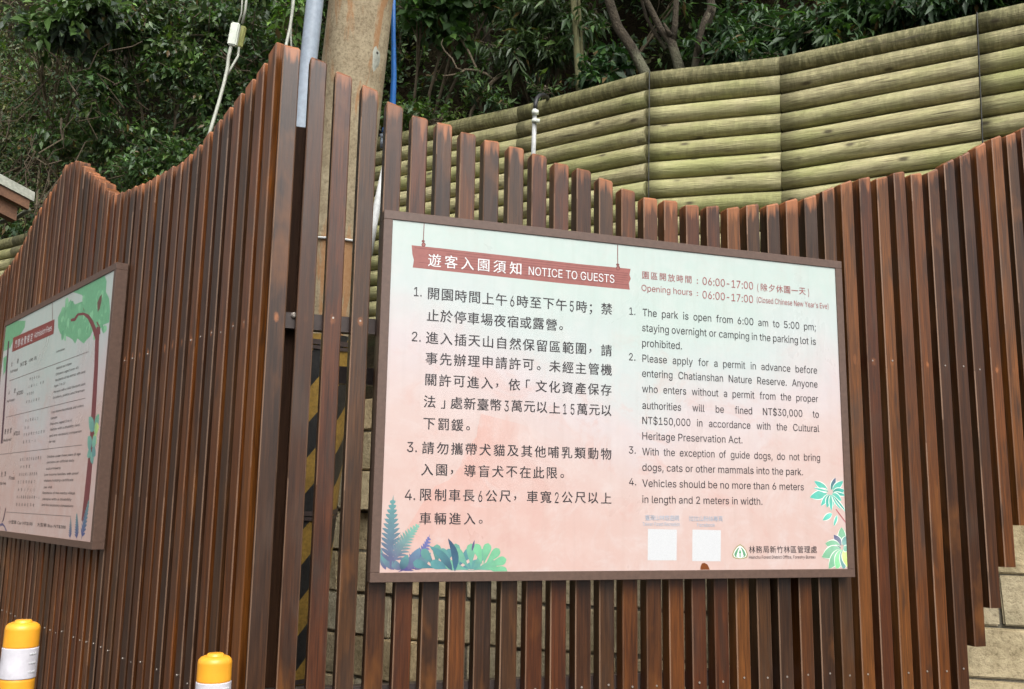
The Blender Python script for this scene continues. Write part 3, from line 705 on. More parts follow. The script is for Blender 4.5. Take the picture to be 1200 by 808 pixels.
def lobed(cx_, cy_, r, c1, c2, k=7, a0=-1.3, a1=1.3):
    for i in range(k):
        a = a0 + (a1 - a0) * i / (k - 1); leafpx((cx_, cy_), (cx_ + r * math.sin(a), cy_ - r * math.cos(a)), r * .40, lerpc(c1, PURP, .15 * (i % 2)), lerpc(c2, GRN, .25 * (i % 3)), 0, None, True)
lobed(512, 667, 29, lin((56,96,112)), lin((84,132,134)), 5)
lobed(534, 668, 31, lin((66,104,128)), lin((88,142,140)), 5)
lobed(552, 669, 32, lin((88,144,136)), lin((108,164,134)), 5)
lobed(566, 665, 29, lin((100,162,130)), lin((114,180,138)), 5, -.3, 1.75)
leafpx((530,669), (503,640), 9, NAVY, lin((84,140,140)), -3); leafpx((533,670), (525,631), 8, lin((56,96,118)), NAVY, -4); leafpx((553,646), (556,633), 2.6, PURP, PURP)
bd.flat('printed_fern', pl)
pl = []
c0, c1_, c2_ = (973,577), lin((66,132,124)), lin((104,176,158))
pl.append(([U(979,597.2), U(980,596.8), U(994,611), U(993.8,613)], lin((170,90,96))))
for dx, dy, w_, dk in ((-19,-13,6,0), (6,-17,5,2), (15,-13,6,0), (17,-2,6,1), (19,4,3,1), (-24,6,8,0), (-14,-4,3,2), (-20,-5,2,0), (-11,16,5,0), (-4,18,6,1), (3,17,6,0), (1,22,4,0), (13,10,6,0), (12,20,3.5,0), (20,25,2,1)):
    q = (c0[0] + dx, c0[1] + dy); p = (c0[0] + dx * .16, c0[1] + dy * .16)
    leafpx(p, q, w_ + 1.5, (.80,.78,.70), (.72,.78,.72)); leafpx(p, q, w_, c1_ if dk else c2_, lin((80,176,160)) if dk < 2 else PURP)
for a, b, w_ in (((975,602),(964,610),5), ((981,604),(977,617),3)): leafpx(a, b, w_ + 1.4, (.8,.78,.72), (.8,.78,.72)); leafpx(a, b, w_, lin((120,205,190)), lin((80,170,150)))
c0 = (987,641)
for dx, dy, w_, cc in ((-1,-23,9,GRN), (-10,-14,7,PURP), (6,-13,7,TEAL), (-20,-4,9,GRN), (-15,6,7,NAVY), (-24,12,11,GRN), (-16,26,10,GRN), (-7,27,10,lin((126,200,140))), (2,28,8,TEAL), (9,26,9,lin((190,210,110))), (7,4,6,MINT)):
    q = (c0[0] + dx, c0[1] + dy); p = (c0[0] + dx * .12, c0[1] + dy * .12)
    leafpx(p, q, w_ + 1.6, (.80,.78,.70), (.74,.8,.72)); leafpx(p, q, w_, lerpc(cc, (.5,.7,.6), .3), cc)
bd.flat('printed_leaf_spray', pl)

# ---- left board (admission fees)
WL, HL = 1.93, 1.215
ang = math.atan2(-LD.y, -LD.x)
br = NL * 1.2816 + LD * (Vector((-.3412, 4.228, 0)).dot(LD) + .072)
lo = br + LD * WL; lo.z = 1.236
ld = Board('notice_board', 'framed admission fees board with printed trees, on the left side of the fence', lo, ang, WL, HL)
U = ld.uv
G1, G2, G3, BRN = lin((104,168,128)), lin((128,190,148)), lin((84,148,112)), lin((112,58,62))
def blob(pts, col): return ([U(*p) for p in pts], col)
pl = [blob([(87,325.5),(96,346),(100,352),(88,357),(83,352),(78,358),(72,364),(68,372),(68,384),(71,392),(80,395),(85,398),(88,403),(91,397),(98,403),(102,398),(106,394),(110,384),(115,388),(119,384),(121,381),(128,378),(129,365),(128,350),(124,342),(125,330),(123,320),(118,322),(105,330),(95,336)], G1)]
random.seed(11)
for i in range(46):
    a = (random.uniform(72,126), random.uniform(330,394))
    if a[1] < 395 - (a[0] - 70) * .1 and a[1] > 398 - a[0] * .62: leafpx(a, (a[0] + random.uniform(-4,4), a[1] + random.uniform(3,9)), 3.2, G2 if i % 3 else G3, G2 if i % 2 else G1, 0, pl)
pl += [blob([(8,377),(20,371),(30,376),(29,384),(24,392),(16,398),(12,408),(4,412),(4,395)], G1), blob([(4,420),(9,416),(8,432),(4,440)], G1),
       blob([(9.5,400),(11,400),(8.5,436),(6,478),(3,520),(1,520),(4.5,470),(7,430)], lin((70,50,66)))]
ld.flat('printed_tree_crown', pl)
pl = [blob([(113.5,383),(117,384),(116,400),(115,430),(113,470),(110,520),(107,560),(103,600),(97,612),(95.5,610),(101,560),(105,520),(108,470),(110.5,430),(111.5,400)], BRN),
      blob([(111.5,398),(108,385),(103,374),(98,369.5),(92,370),(88,376.5),(83,377),(83,374),(87,373),(91,367.5),(98,366.5),(104,369),(109,376),(114,388)], BRN),
      blob([(115,392),(116,384),(113,378),(114,377),(117.5,384),(117.5,392)], BRN), blob([(114.5,366),(114,355),(117,348),(119.5,345),(119,353),(117,362)], lin((100,74,66))), blob([(98,364),(97.5,360),(99,364)], BRN)]
ld.flat('printed_tree_trunk', pl)
pl = []
for a, b, w_, c1, c2 in (((110,505),(104,489),5,TEAL,MINT), ((111,503),(116,485),5,TEAL,GRN), ((110,505),(116,500),5,GRN,lin((190,210,110))), ((109,512),(113,520),5,GRN,lin((200,214,110))),
                         ((107,525),(103,512),5,TEAL,MINT), ((108,524),(113,512),5,MINT,MINT), ((107,528),(102,535),4,TEAL,MINT), ((107,530),(109,544),4,MINT,TEAL), ((108,526),(112,534),4,TEAL,TEAL)): leafpx(a, b, w_, c1, c2, 0, pl)
for a, b, w_ in (((95,634),(105,583),5), ((90,634),(90,600),4), ((82,633),(83,606),3)):
    p, q = U(*a), U(*b); s_ = abs(U(a[0] + 10, a[1])[0] - p[0]) / 10; pl += fern(p, q, w_ * s_, lin((70,70,130)), TEAL, n=9)
pl += [blob([(2,613),(4,607),(6.5,595),(7,597),(4.5,610)], lin((70,50,70))), blob([(0,614),(3,613),(6,617),(8,624),(6.5,624),(5,618),(3,616),(0,617)], PURP)]
ld.flat('printed_leaf_spray', pl[:9]); ld.flat('printed_leaf_spray', pl[-2:])
for k_ in range(3):
    m_ = (len(pl) - 11) // 3; ld.flat('printed_fern', pl[9 + k_ * m_: 9 + (k_ + 1) * m_])
ld.flat('banner', [blob([(15.5,396.2),(64,374.4),(63.5,385),(62.8,391.5),(14.2,412.8),(15,404)], lin((128,62,60))), blob([(61.3,354),(61.7,354),(61.7,375.4),(61.3,375.6)], REDD)])
line_px(ld, '門票收費規定', (16.8,409.6), (38.5,399.2), 9, M_textw, .012, 'cjk'); line_px(ld, 'Admission Fees', (40,396.6), (60.5,387.6), 6.4, M_textw, .01)
rules = []
for x0, y0, x1, y1 in ((11,446.4,104,412), (7,489,100,466.5), (0,532.5,96,521.4), (7.5,600,83,605)):
    rules.append(([U(x0,y0), U(x1,y1), U(x1,y1+.55), U(x0,y0+.55)], (.16,.13,.13)))
rules.append(([U(82.6,605), U(83.1,605), U(82,628), U(81.5,628)], (.3,.25,.25)))
ld.flat('ruled_lines', rules)
def L2(t, x0, y0, x1, y1, h, bold=0, cj=False): line_px(ld, t, (x0, y0), (x1, y1), h, M_text, bold, 'cjk' if cj else False)
L2('全', 12.5,430,15,429,5.4,.01,1); L2('票', 19.5,427,22,426,5.6,.01,1); L2('Full ticket', 12,438,21,434,3); L2('NT$', 24,430,31,427.5,4.5); L2('100 元', 34,424.8,43,421,3.6,.0)
L2('Admission', 66,414,76,409.5,2.2)
for i, (a, b, c, d) in enumerate(((34,447.5,47,441.5), (32.5,455.5,52,449.5), (31,465,40,461), (30,474,47,468.5))): L2(('學生及兒童', '65歲以上 半價', '本地居民', '軍警人員優待')[i], a, b, c, d, 3.4, 0, 1)
L2('半', 9.5,464,11.5,463,5,.01,1); L2('票', 16,461.5,18.5,460.5,5.4,.01,1); L2('NT$50', 19.5,464,27,461.5,4.2); L2('Half ticket', 8,472.5,17,469.4,2.8)
ENL = ['Students and children', 'Citizens aged over 65', 'Residents of the district with card', 'Ages 7 to 12', 'Persons with a valid discount pass', 'Soldiers, police and firemen']
for i, (a, b, c, d) in enumerate(((66,433.5,84,427), (65.5,440.6,92,431.6), (65,447.6,100,436.4), (63.5,454.4,76.5,450), (63,461.6,100,450.4), (62,468,99,458.4))): L2(ENL[i], a, b, c, d, 2.5)
L2('優待票', 4.5,510,14,507,6,.012,1); L2('NT$10', 16,511,23,509.4,4.4); L2('Reduced', 4,518.5,13,516,3.2)
for i, (a, b, c, d) in enumerate(((29,496,45.5,491), (28,504,34.5,502), (27,512.5,53,506.5), (26,521,43,517))): L2(('身心障礙人士', '兒童', '持有證明文件之長者', '陪同者一人')[i], a, b, c, d, 3.6, 0, 1)
ENL = ['Low income households and visitors', 'people', 'Persons aged 3 to 6', 'Visitors with a disability card', 'and one necessary companion', 'per day']
for i, (a, b, c, d) in enumerate(((60.5,484.6,98,476.6), (60,491.8,67,490), (59,498.6,84,493.8), (58.5,505.4,93,499), (58,512.4,95.5,506.6), (57.6,519.2,65,518))): L2(ENL[i], a, b, c, d, 2.6)
L2('免票', 0,560,8,557.6,6,.012,1); L2('Free', 10.5,563,17,561.8,4.4); L2('No fee', 0,569,7,567.6,3.4)
for i, (a, b, c, d) in enumerate(((23,541.6,49,537.4), (23,550,36,548), (22,559,44,556.4), (20,568,42,565.6), (20,577,42,574.6), (19,585.4,47,584), (18,594,41,593.2))): L2(('未滿三歲之兒童及嬰兒', '本地居民', '執行公務人員憑證件', '志工及環境義工', '低收入戶人士', '身心障礙者及陪同者一人', '重度障礙陪同者')[i], a, b, c, d, 3.8, 0, 1)
ENL = ['Children under three years of age', 'persons on official duty', 'volunteers', 'Low income families with proof', 'visitors holding certificate', 'per visit', 'Residents of the nearby village', 'people with a disability', 'and the necessary companions']
for i, (a, b, c, d) in enumerate(((55,537.2,94.5,533), (55,543.6,87,540.6), (54,551.2,71,549.4), (52,558,92,556), (51.5,565,86,563.6), (51.5,572.6,61,572), (50,580,88,578.4), (50,587,84,586), (49,593.6,86,593.8))): L2(ENL[i], a, b, c, d, 2.6)
L2('小型車 Car NT$100', 10,614,38,616.6,4.6); L2('大型車 Bus NT$200', 43.5,617,77,620.6,4.6)
bpy.data.objects.remove(FO)
random.seed(5)

# ================================================================== POLE, PIPES, CABLES
DP = 4.75
pt, pb = P(424, -6, DP), P(359, 560, DP)
axd = (pt - pb).normalized(); pol0 = pb - axd * (pb.z / axd.z) ; pol1 = pt + axd * 3.2
pole = empty('utility_pole', pol0, 'leaning rust-stained concrete utility pole behind the fence corner', 'utility pole')
rp = .158
mb = MB(); mb.tube([pol0.lerp(pol1, t / 12) for t in range(13)], [rp * (1.06 - .10 * t / 12) for t in range(13)], 40); link('shaft', mb.mesh('shaft', True), M_pole, pole)
# striped sleeve: alternating slanted bands
zs0, zs1 = .2, P(380, 398, DP).z
nb = 11; ncol = 48; dzb = (zs1 - zs0) / nb
for i in range(nb + 8):
    mb = MB(); rr = rp * 1.06 + .004; vs = []; fs = []
    for j in range(ncol + 1):
        a = 2 * math.pi * j / ncol; sk = j / ncol                            # stripes wind round the pole
        za = zs0 + (i - 8 + sk * 8) * dzb; zb_ = za + dzb
        za, zb_ = min(max(za, zs0), zs1), min(max(zb_, zs0), zs1)
        for z_ in (za, zb_):
            c = pol0 + axd * (z_ / axd.z); vs.append(c + Vector((rr * math.cos(a), rr * math.sin(a), 0)))
    fs = [(2*j, 2*j+2, 2*j+3, 2*j+1) for j in range(ncol)]
    mb.add(vs, fs); link('striped_band', mb.mesh('striped_band', True), M_yel if i % 2 else M_blk, pole)
for z_ in (P(366, 594, DP - .1).z, P(364, 790, DP - .1).z, zs1 - .01):
    c = pol0 + axd * (z_ / axd.z); mb = MB()
    mb.tube([c - axd * .012, c + axd * .012], rp * 1.06 + .008, 40, cap=False); mb.tube([c - axd * .035, c - axd * .018], rp * 1.06 + .007, 40, cap=False)
    link('strap', mb.mesh('strap', True), M_steel, pole)
q = P(437, 80, DP); c = pol0 + axd * ((q.z) / axd.z); d_ = (EYE - c); d_.z = 0; a0 = math.atan2(d_.y, d_.x) + .72
mb = MB(); vs = []
for i in range(14):
    a = 2 * math.pi * i / 14; r_ = 1 + .18 * math.sin(3 * a + 1); aa = a0 + .18 * r_ * math.cos(a); z_ = q.z + .066 * r_ * math.sin(a)
    cc = pol0 + axd * (z_ / axd.z); vs.append(cc + Vector((math.cos(aa), math.sin(aa), 0)) * (rp * 1.0 + .003))
q2 = q.z; vs2 = []
for i in range(14):
    a = 2 * math.pi * i / 14; r_ = .55 * (1 + .18 * math.sin(3 * a + 1)); aa = a0 + .18 * r_ * math.cos(a); z_ = q.z + .066 * r_ * math.sin(a)
    cc = pol0 + axd * (z_ / axd.z); vs2.append(cc + Vector((math.cos(aa), math.sin(aa), 0)) * (rp * 1.0 + .006))
cc = pol0 + axd * (q.z / axd.z); ctr = cc + Vector((math.cos(a0), math.sin(a0), 0)) * (rp + .007)
mb.add(vs + vs2 + [ctr], [(i, (i+1) % 14, 14 + (i+1) % 14, 14 + i) for i in range(14)] + [(14 + i, 14 + (i+1) % 14, 28) for i in range(14)]); link('mortar_patch', mb.mesh('mortar_patch'), M_fascia, pole)
aa = a0 + .02; cc = pol0 + axd * ((q.z + .03) / axd.z); h0 = cc + Vector((math.cos(aa), math.sin(aa), 0)) * (rp + .007); mb = MB(); mb.tube([h0, h0 - (h0 - cc) * .05], .007, 8); link('hole', mb.mesh('hole'), M_blk, pole)
# thin cable wrapped round the pole near rail height
c = pol0 + axd * (P(380, 286, DP).z / axd.z); mb = MB()
mb.tube([c + Vector((math.cos(a), math.sin(a), .10 * math.sin(a))) * (rp * 1.04 + .006) for a in [i * .3 for i in range(22)]], .006, 6); link('cable_tie', mb.mesh('cable_tie', True), M_pvcw, pole)

def tubething(name, label, cat, pts, r, mat, n=12, extra=None, group=None):
    mb = MB(); mb.tube(pts, r, n); me = mb.mesh(name, True); o = link(name, me, mat); tag(o, label, cat, group); return o
a, b = P(373.5, -40, 4.45), P(352, 160, 4.35)
dd = (a - b).normalized(); bot = b - dd * (b.z / dd.z)
tubething('grey_pipe', 'thick grey plastic pipe leaning against the left side of the concrete pole', 'pipe', [bot, b, a, a + dd * 2.5], .040, M_pvcg, 20)
pts = [P(461, -30, 4.95), P(461, 40, 4.95), P(461.5, 90, 4.95), P(460, 125, 4.95), P(455, 165, 4.95), P(452, 200, 5.2)]
tubething('blue_hose', 'thin blue hose hanging beside the concrete pole', 'hose', pts, [.012, .012, .015, .017, .012, .010], M_blue, 10)
# riser pipe with black bend on the log wall
rt = empty('riser_pipe', P(626, 260, 6.7), 'thin white pipe with black curved top standing against the log wall', 'pipe')
mb = MB(); mb.tube([P(627, 128, 6.72), P(625, 180, 6.72), P(622, 330, 6.72)], .0165, 12); link('pipe', mb.mesh('pipe', True), M_pvcw, rt)
mb = MB(); mb.tube([P(x, y, d_) for x, y, d_ in ((627.2,130,6.72),(627.5,122,6.72),(629,116,6.75),(632.5,112.2,6.8),(637,111.5,6.9),(641,114,7.05),(644,120,7.2))], .016, 10); link('elbow', mb.mesh('elbow', True), M_black, rt)
for x, y, r_, h_ in ((627.2,132,.025,5), (626.7,142,.023,4)):
    mb = MB(); mb.tube([P(x, y - h_ / 2, 6.71), P(x, y + h_ / 2, 6.71)], r_, 12); link('coupling', mb.mesh('coupling', True), M_boxw, rt)
mb = MB(); mb.tube([P(628, 142, 6.69), P(632.5, 142.4, 6.69)], .017, 10); link('tap', mb.mesh('tap', True), M_boxw, rt)
# leaning white pipe and small meter behind the slats
tubething('white_pipe', 'slim white pipe leaning behind the slats left of the board', 'pipe', [P(432, 300, 4.6), P(438, 262, 4.6), P(444, 232, 4.62), P(452, 195, 4.65)], .019, M_pvcw, 12)
mt = empty('water_valve', P(450, 170, 5.1), 'small grey valve with blue cap seen between two slats', 'valve')
mb = MB(); mb.tube([P(450, 174, 5.1), P(450.5, 163, 5.1)], .022, 12); mb.tube([P(446, 161, 5.1), P(455, 159, 5.1)], .018, 10); link('body', mb.mesh('body', True), M_pvcg, mt)
mb = MB(); mb.tube([P(452, 156, 5.1), P(453, 151, 5.1)], .022, 12); link('cap', mb.mesh('cap', True), M_blue, mt)

# cables with junction box, left of the corner
cb = empty('junction_box', P(274, 42, 4.6), 'white and yellowed plastic junction box hanging on cables above the fence', 'junction box')
def boxat(p0, p1, wpx, dpt, mat, name):
    ax = (P(*p0, dpt) - P(*p1, dpt)); h = ax.length; Z = ax.normalized(); Xv = (ROT @ Vector((1, 0, 0))); Xv = (Xv - Z * Xv.dot(Z)).normalized(); Yv = Z.cross(Xv)
    wd = wpx / FOC * dpt; Mx = Matrix((Xv, Yv, Z)).transposed().to_4x4(); Mx.translation = (P(*p0, dpt) + P(*p1, dpt)) / 2
    me = bpy.data.meshes.new(name); bm = bmesh.new(); bmesh.ops.create_cube(bm, size=1, matrix=Mx @ Matrix.Diagonal((wd, wd * .75, h, 1)))
    bmesh.ops.bevel(bm, geom=bm.edges[:], offset=.006, segments=2, affect='EDGES'); bm.to_mesh(me); bm.free(); link(name, me, mat, cb)
boxat((277,27.5), (272,54), 10.5, 4.6, M_boxw, 'cover'); boxat((285.5,31), (280,56), 7.5, 4.66, M_boxy, 'back_case')
W1 = [(292,-30,4.6),(287.5,12,4.6),(284,28,4.6)], [(286,-30,4.62),(283,16,4.62),(279,28,4.62)]
W2 = [(271,54,4.6),(268,66,4.6),(266.5,80,4.58),(263,96,4.56),(256,122,4.5),(248,148,4.45),(240,176,4.4)], [(280,56,4.65),(279,66,4.62),(272,78,4.6),(266.5,88,4.58)]
for k, wv in enumerate(W1 + W2):
    mb = MB(); mb.tube([P(*p) for p in wv], (.006, .004, .0085, .006)[k], 8); link('cable', mb.mesh('cable', True), M_wire, cb)
mb = MB(); mb.tube([P(*p) for p in ((347,-30,4.3),(343,10,4.3),(340,32,4.28),(335.5,52,4.25),(331,72,4.2))], .007, 8); mb.tube([P(*p) for p in ((345,-30,4.32),(341.5,20,4.3),(340.5,40,4.3),(341.5,58,4.26))], .005, 6)
tag(link('hanging_cable', mb.mesh('hanging_cable', True), M_wire), 'pair of pale cables dropping behind the tallest corner slat', 'cable')

# ================================================================== HUT (roof corner at the left edge)
HD = 8.6
hut = empty('hut', (P(-120, 300, HD).x, P(-120, 300, HD).y, 0), 'wooden hut with pale roof edge, its eave corner showing at the left edge', 'hut')
ec = P(41, 227, HD)                              # eave corner
e1 = (P(-160, 120, HD - .9) - ec); e1 = Vector((e1.x, e1.y, e1.z)).normalized()      # along the sloping verge
back = Vector((-.55, .83, 0)).normalized()
def slab(name, a, dirs, l1, l2, th, mat, up=Vector((0, 0, 1)), start2=0):
    d1, d2 = dirs; mb = MB(); q = a + d2 * start2
    vs = [q, q + d1 * l1, q + d1 * l1 + d2 * l2, q + d2 * l2]; vs = vs + [v - up * th for v in vs]
    mb.add(vs, [(0,1,2,3),(7,6,5,4),(0,4,5,1),(1,5,6,2),(2,6,7,3),(3,7,4,0)]); return link(name, mb.mesh(name), mat, hut)
slab('roof', ec + Vector((0,0,.01)), (e1, back), 3.2, 2.6, .085, M_fascia)
slab('fascia', ec + e1 * .03 + Vector((0,0,-.078)), (e1, back), 3.0, .05, .085, M_brown, start2=.02)
slab('beam', ec + e1 * .10 + Vector((0,0,-.165)), (e1, back), 2.9, .10, .13, M_brown, start2=.09)
slab('soffit', ec + e1 * .08 + Vector((0,0,-.17)), (e1, back), 2.9, 2.2, .02, M_soffit, start2=.2)
mb = MB(); mb.tube([P(-45, 275, HD + .9), P(22, 254, HD + .35), P(34,246,HD + .2)], .022, 8); link('rafter', mb.mesh('rafter', True), M_soffit, hut)
for dx in (.9, 2.6):
    p = ec + e1 * dx + back * .8; mb = MB(); mb.box((p.x - .06, p.y - .06, 0), (p.x + .06, p.y + .06, p.z - .28)); link('post', mb.mesh('post'), M_brown, hut)
pz = ec + e1 * .9 + back * .95; pq = ec + e1 * 2.7 + back * .95; mb = MB(); mb.add([(pz.x,pz.y,0),(pq.x,pq.y,0),(pq.x,pq.y,pz.z-.5),(pz.x,pz.y,pz.z-.5),(pz.x-.05,pz.y+.08,0),(pq.x-.05,pq.y+.08,0),(pq.x-.05,pq.y+.08,pz.z-.5),(pz.x-.05,pz.y+.08,pz.z-.5)],[(0,1,2,3),(7,6,5,4),(0,3,7,4),(1,5,6,2),(3,2,6,7)]); link('wall', mb.mesh('wall'), M_brown, hut)

# ================================================================== BOLLARDS
def bollard(px, py, dep, label, lean):
    top = P(px, py, dep); h = top.z - .12
    r = empty('bollard', (top.x, top.y, .12), label, 'bollard', 'orange and white bollards in front of the fence'); r.rotation_euler = (0, lean, 0); face = math.atan2(-top.y, -top.x)
    R_ = .0415
    def ringtube(name, prof, mat, n=36):
        mb = MB(); vs = []; k = len(prof)
        for rr, z_ in prof: vs += [(rr * math.cos(2*math.pi*j/n), rr * math.sin(2*math.pi*j/n), z_) for j in range(n)]
        fs = [(i*n+j, i*n+(j+1)%n, (i+1)*n+(j+1)%n, (i+1)*n+j) for i in range(k-1) for j in range(n)] + [tuple((k-1)*n+j for j in range(n))]
        mb.add(vs, fs); return linkl(name, mb.mesh(name, True), mat, r)
    ringtube('tube', [(R_,0), (R_,h-.149), (R_,h-.147), (R_,h-.142), (R_-.002,h-.139), (R_-.002,h-.064), (R_,h-.062), (R_,h-.060), (R_,h-.020), (R_,h-.018), (R_-.002,h-.011), (R_-.007,h-.006), (R_-.014,h-.003), (R_-.02,h-.0035), (.021,h-.003), (.020,h+.0015), (.018,h+.003), (.002,h+.003)], M_orange)
    for k in range(3):
        zt = h - .063 - k * .17
        if zt < .15: break
        ringtube('reflective_band', [(R_-.001,zt-.076), (R_+.0012,zt-.075), (R_+.0012,zt-.0735), (R_+.0012,zt-.0035), (R_+.0012,zt-.002), (R_-.001,zt-.001)], M_reflw)
    mb = MB()                                       # small white boxes added as the glints near the band's right edge
    for k in range(3):
        for sgn in range(3):
            a = face + .62 + sgn * .17; z_ = h - .078 - k * .022; c = Vector(((R_+.001)*math.cos(a), (R_+.001)*math.sin(a), z_)); mb.box((-.001,-.0035,-.0018), (.0012,.0035,.0018), Matrix.Translation(c) @ Matrix.Rotation(a, 4, 'Z') @ Matrix.Rotation(.3, 4, 'X'))
    linkl('glint_beads', mb.mesh('glint_beads'), M_white, r, 'stuff')
    ringtube('base', [(.10,0), (.10,.015), (.07,.03), (.052,.045), (.047,.06)], M_black)
    return r
bollard(21.5, 728, 2.42, 'orange and white bollard at the left edge, below the admission board', .012)
bollard(252.5, 767, 2.36, 'orange and white bollard in front of the fence corner, lower of the pair', .0)
mb = MB(); mb.box((-2.6, 1.1, 0), (.6, 2.4, .12), Matrix.Rotation(math.radians(-30), 4, 'Z') @ Matrix.Translation((-.8, .3, 0)))
KP = [P(-160, 729, 2.6), P(23, 729, 2.42), P(253.5, 768, 2.36), P(420, 790, 2.3)]
mb = MB(); vs = []
for p in KP:
    vs += [(p.x, p.y - .2, 0), (p.x, p.y - .18, .12), (p.x, p.y + .2, .12), (p.x, p.y + .22, 0)]
mb.add(vs, [(i*4+j, i*4+4+j, i*4+5+j, i*4+1+j) for i in range(3) for j in range(3)] + [(0,1,2,3), (12,15,14,13)])
tag(link('kerb', mb.mesh('kerb'), M_mortar), kind='structure')

# ================================================================== VEGETATION
def leaves(name, pos, d, nrm, L, W, col, mat, parent=None, kind=None):
    N_ = len(pos); d = d / np.linalg.norm(d, axis=1, keepdims=True)
    s = np.cross(d, nrm); s /= np.maximum(np.linalg.norm(s, axis=1, keepdims=True), 1e-6); n = np.cross(s, d)
    L = L[:, None]; W = W[:, None]
    V = np.stack((pos, pos + d*L*.42 + s*W*.5 + n*L*.06, pos + d*L*.42 - s*W*.5 + n*L*.06, pos + d*L*.45 - n*L*.02, pos + d*L - n*L*.14), 1).reshape(-1, 3)
    b = (np.arange(N_) * 5)[:, None]
    T = (b[:, :, None] + np.array([[0,3,1],[0,2,3],[1,3,4],[3,2,4]])[None]).reshape(-1)
    me = bpy.data.meshes.new(name); me.vertices.add(N_ * 5); me.vertices.foreach_set('co', V.ravel().astype(np.float32))
    nf = N_ * 4; me.loops.add(nf * 3); me.loops.foreach_set('vertex_index', T.astype(np.int32))
    me.polygons.add(nf); me.polygons.foreach_set('loop_start', (np.arange(nf) * 3).astype(np.int32)); me.update(calc_edges=True); me.validate()
    at = me.color_attributes.new('col', 'FLOAT_COLOR', 'POINT'); c = np.concatenate((col, np.ones((N_, 1))), 1)
    at.data.foreach_set('color', np.repeat(c, 5, 0).ravel().astype(np.float32))
    return link(name, me, mat, parent, kind)
def sprigs(cent, per, tw, Lm, asp, cols, droop=.5, up=.2):
    """clusters of leaves along short twigs starting at cent; returns leaf arrays and twig segments"""
    K = len(cent); t = rng.normal(size=(K, 3)); t[:, 2] = t[:, 2] * .5 + up; t /= np.linalg.norm(t, axis=1, keepdims=True)
    ends = cent + t * tw * rng.uniform(.6, 1.3, (K, 1))
    f = np.tile(np.linspace(.15, 1, per), K)[:, None]; i = np.repeat(np.arange(K), per)
    pos = cent[i] + (ends[i] - cent[i]) * f + rng.normal(size=(K*per, 3)) * .008
    side = rng.normal(size=(K*per, 3)); side -= (side * t[i]).sum(1, keepdims=True) * t[i]; side /= np.linalg.norm(side, axis=1, keepdims=True)
    d = side * 1.0 + t[i] * .7; d[:, 2] -= droop * rng.uniform(.4, 1.3, K*per)
    nrm = rng.normal(size=(K*per, 3)) * .45; nrm[:, 2] += 1; nrm[:, 1] -= .35
    L = Lm * rng.uniform(.6, 1.3, K*per); c = np.array(cols); base = c[rng.integers(0, len(c), K)][i] * rng.uniform(.75, 1.3, (K*per, 1))
    hl = rng.random(K*per) < .09; base[hl] = base[hl] * 1.6 + np.array([.035, .05, .004]); br = rng.random(K*per) < .025; base[br] = np.array([.13, .085, .03])
    big = rng.random(K*per) < .06; L[big] *= 1.5
    return pos, d, nrm, L, L * asp, base, list(zip(cent, ends))
def in_blob(n, c, r, sub=9, tight=.42):
    """points in an ellipsoid, gathered round a few sub-centres so that gaps stay open"""
    u = rng.normal(size=(sub, 3)); u = u / np.linalg.norm(u, axis=1, keepdims=True) * rng.uniform(.25, .85, (sub, 1)) ; k = rng.integers(0, sub, n)
    q = rng.normal(size=(n, 3)); q = q / np.linalg.norm(q, axis=1, keepdims=True) * rng.random((n, 1)) ** .4 * tight
    return np.array(c) + (u[k] + q) * np.array(r)
def shrub(name, label, cat, base, blobs, per, tw, Lm, asp, cols, mat, droop=.5, group=None, twmat=None):
    root = empty(name, base, label, cat, group); A = []; segs = []
    for c, r, n in blobs:
        cen = in_blob(n, c, [q * .82 for q in r]); sp = sprigs(cen, per, tw, Lm, asp, cols, droop); A.append(sp[:6]); segs += sp[6][::2]
    arr = [np.concatenate(x) for x in zip(*A)]
    leaves('foliage', *arr, mat, root)
    mb = MB(); bv = Vector(base)
    for c, r, n in blobs:
        m = bv.lerp(Vector(c), .5) + Vector((random.uniform(-.1,.1), random.uniform(-.1,.1), 0)); mb.tube([bv, m, Vector(c)], [.022, .014, .006], 5)
        for j in range(7):
            e = Vector(c) + Vector([random.uniform(-.8,.8) * q for q in r]); s_ = m.lerp(Vector(c), random.random()); mb.tube([s_, (s_ + e) / 2 + Vector((0,0,.04)), e], [.008,.005,.002], 4)
    for a, b in segs[:1500]: mb.tube([Vector(a), Vector(b)], [.0025, .001], 3, cap=False)
    link('stems', mb.mesh('stems'), twmat or M_twig, root)
    return root
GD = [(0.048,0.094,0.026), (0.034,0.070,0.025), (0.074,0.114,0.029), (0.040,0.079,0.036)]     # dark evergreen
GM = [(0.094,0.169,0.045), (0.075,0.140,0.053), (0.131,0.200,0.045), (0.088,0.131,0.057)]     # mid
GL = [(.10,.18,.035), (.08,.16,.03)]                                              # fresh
GO = [(0.078,0.081,0.029), (0.098,0.091,0.036), (0.065,0.078,0.026)]                          # olive / drying

# forest floor and undergrowth on the hillside: one uncountable mass
n = 17000; xs = rng.uniform(-13, 9, n); ds = rng.random(n) ** 1.1 * 8 + .3
keep = (ds > 2.3) | (xs < 0) | (rng.random(n) < .12); xs, ds = xs[keep], ds[keep]; n = len(xs)
cen = np.array([(x, wall_at(x)[0] + d, hill_z(x, d) + rng.random() * (.5 if d > 2.3 or x < 0 else .1)) for x, d in zip(xs, ds)])
sp = sprigs(cen, 8, .28, .085, .42, GD + GO[:1], .5)
leaves('undergrowth', *sp[:6], M_leafd, None, 'stuff')
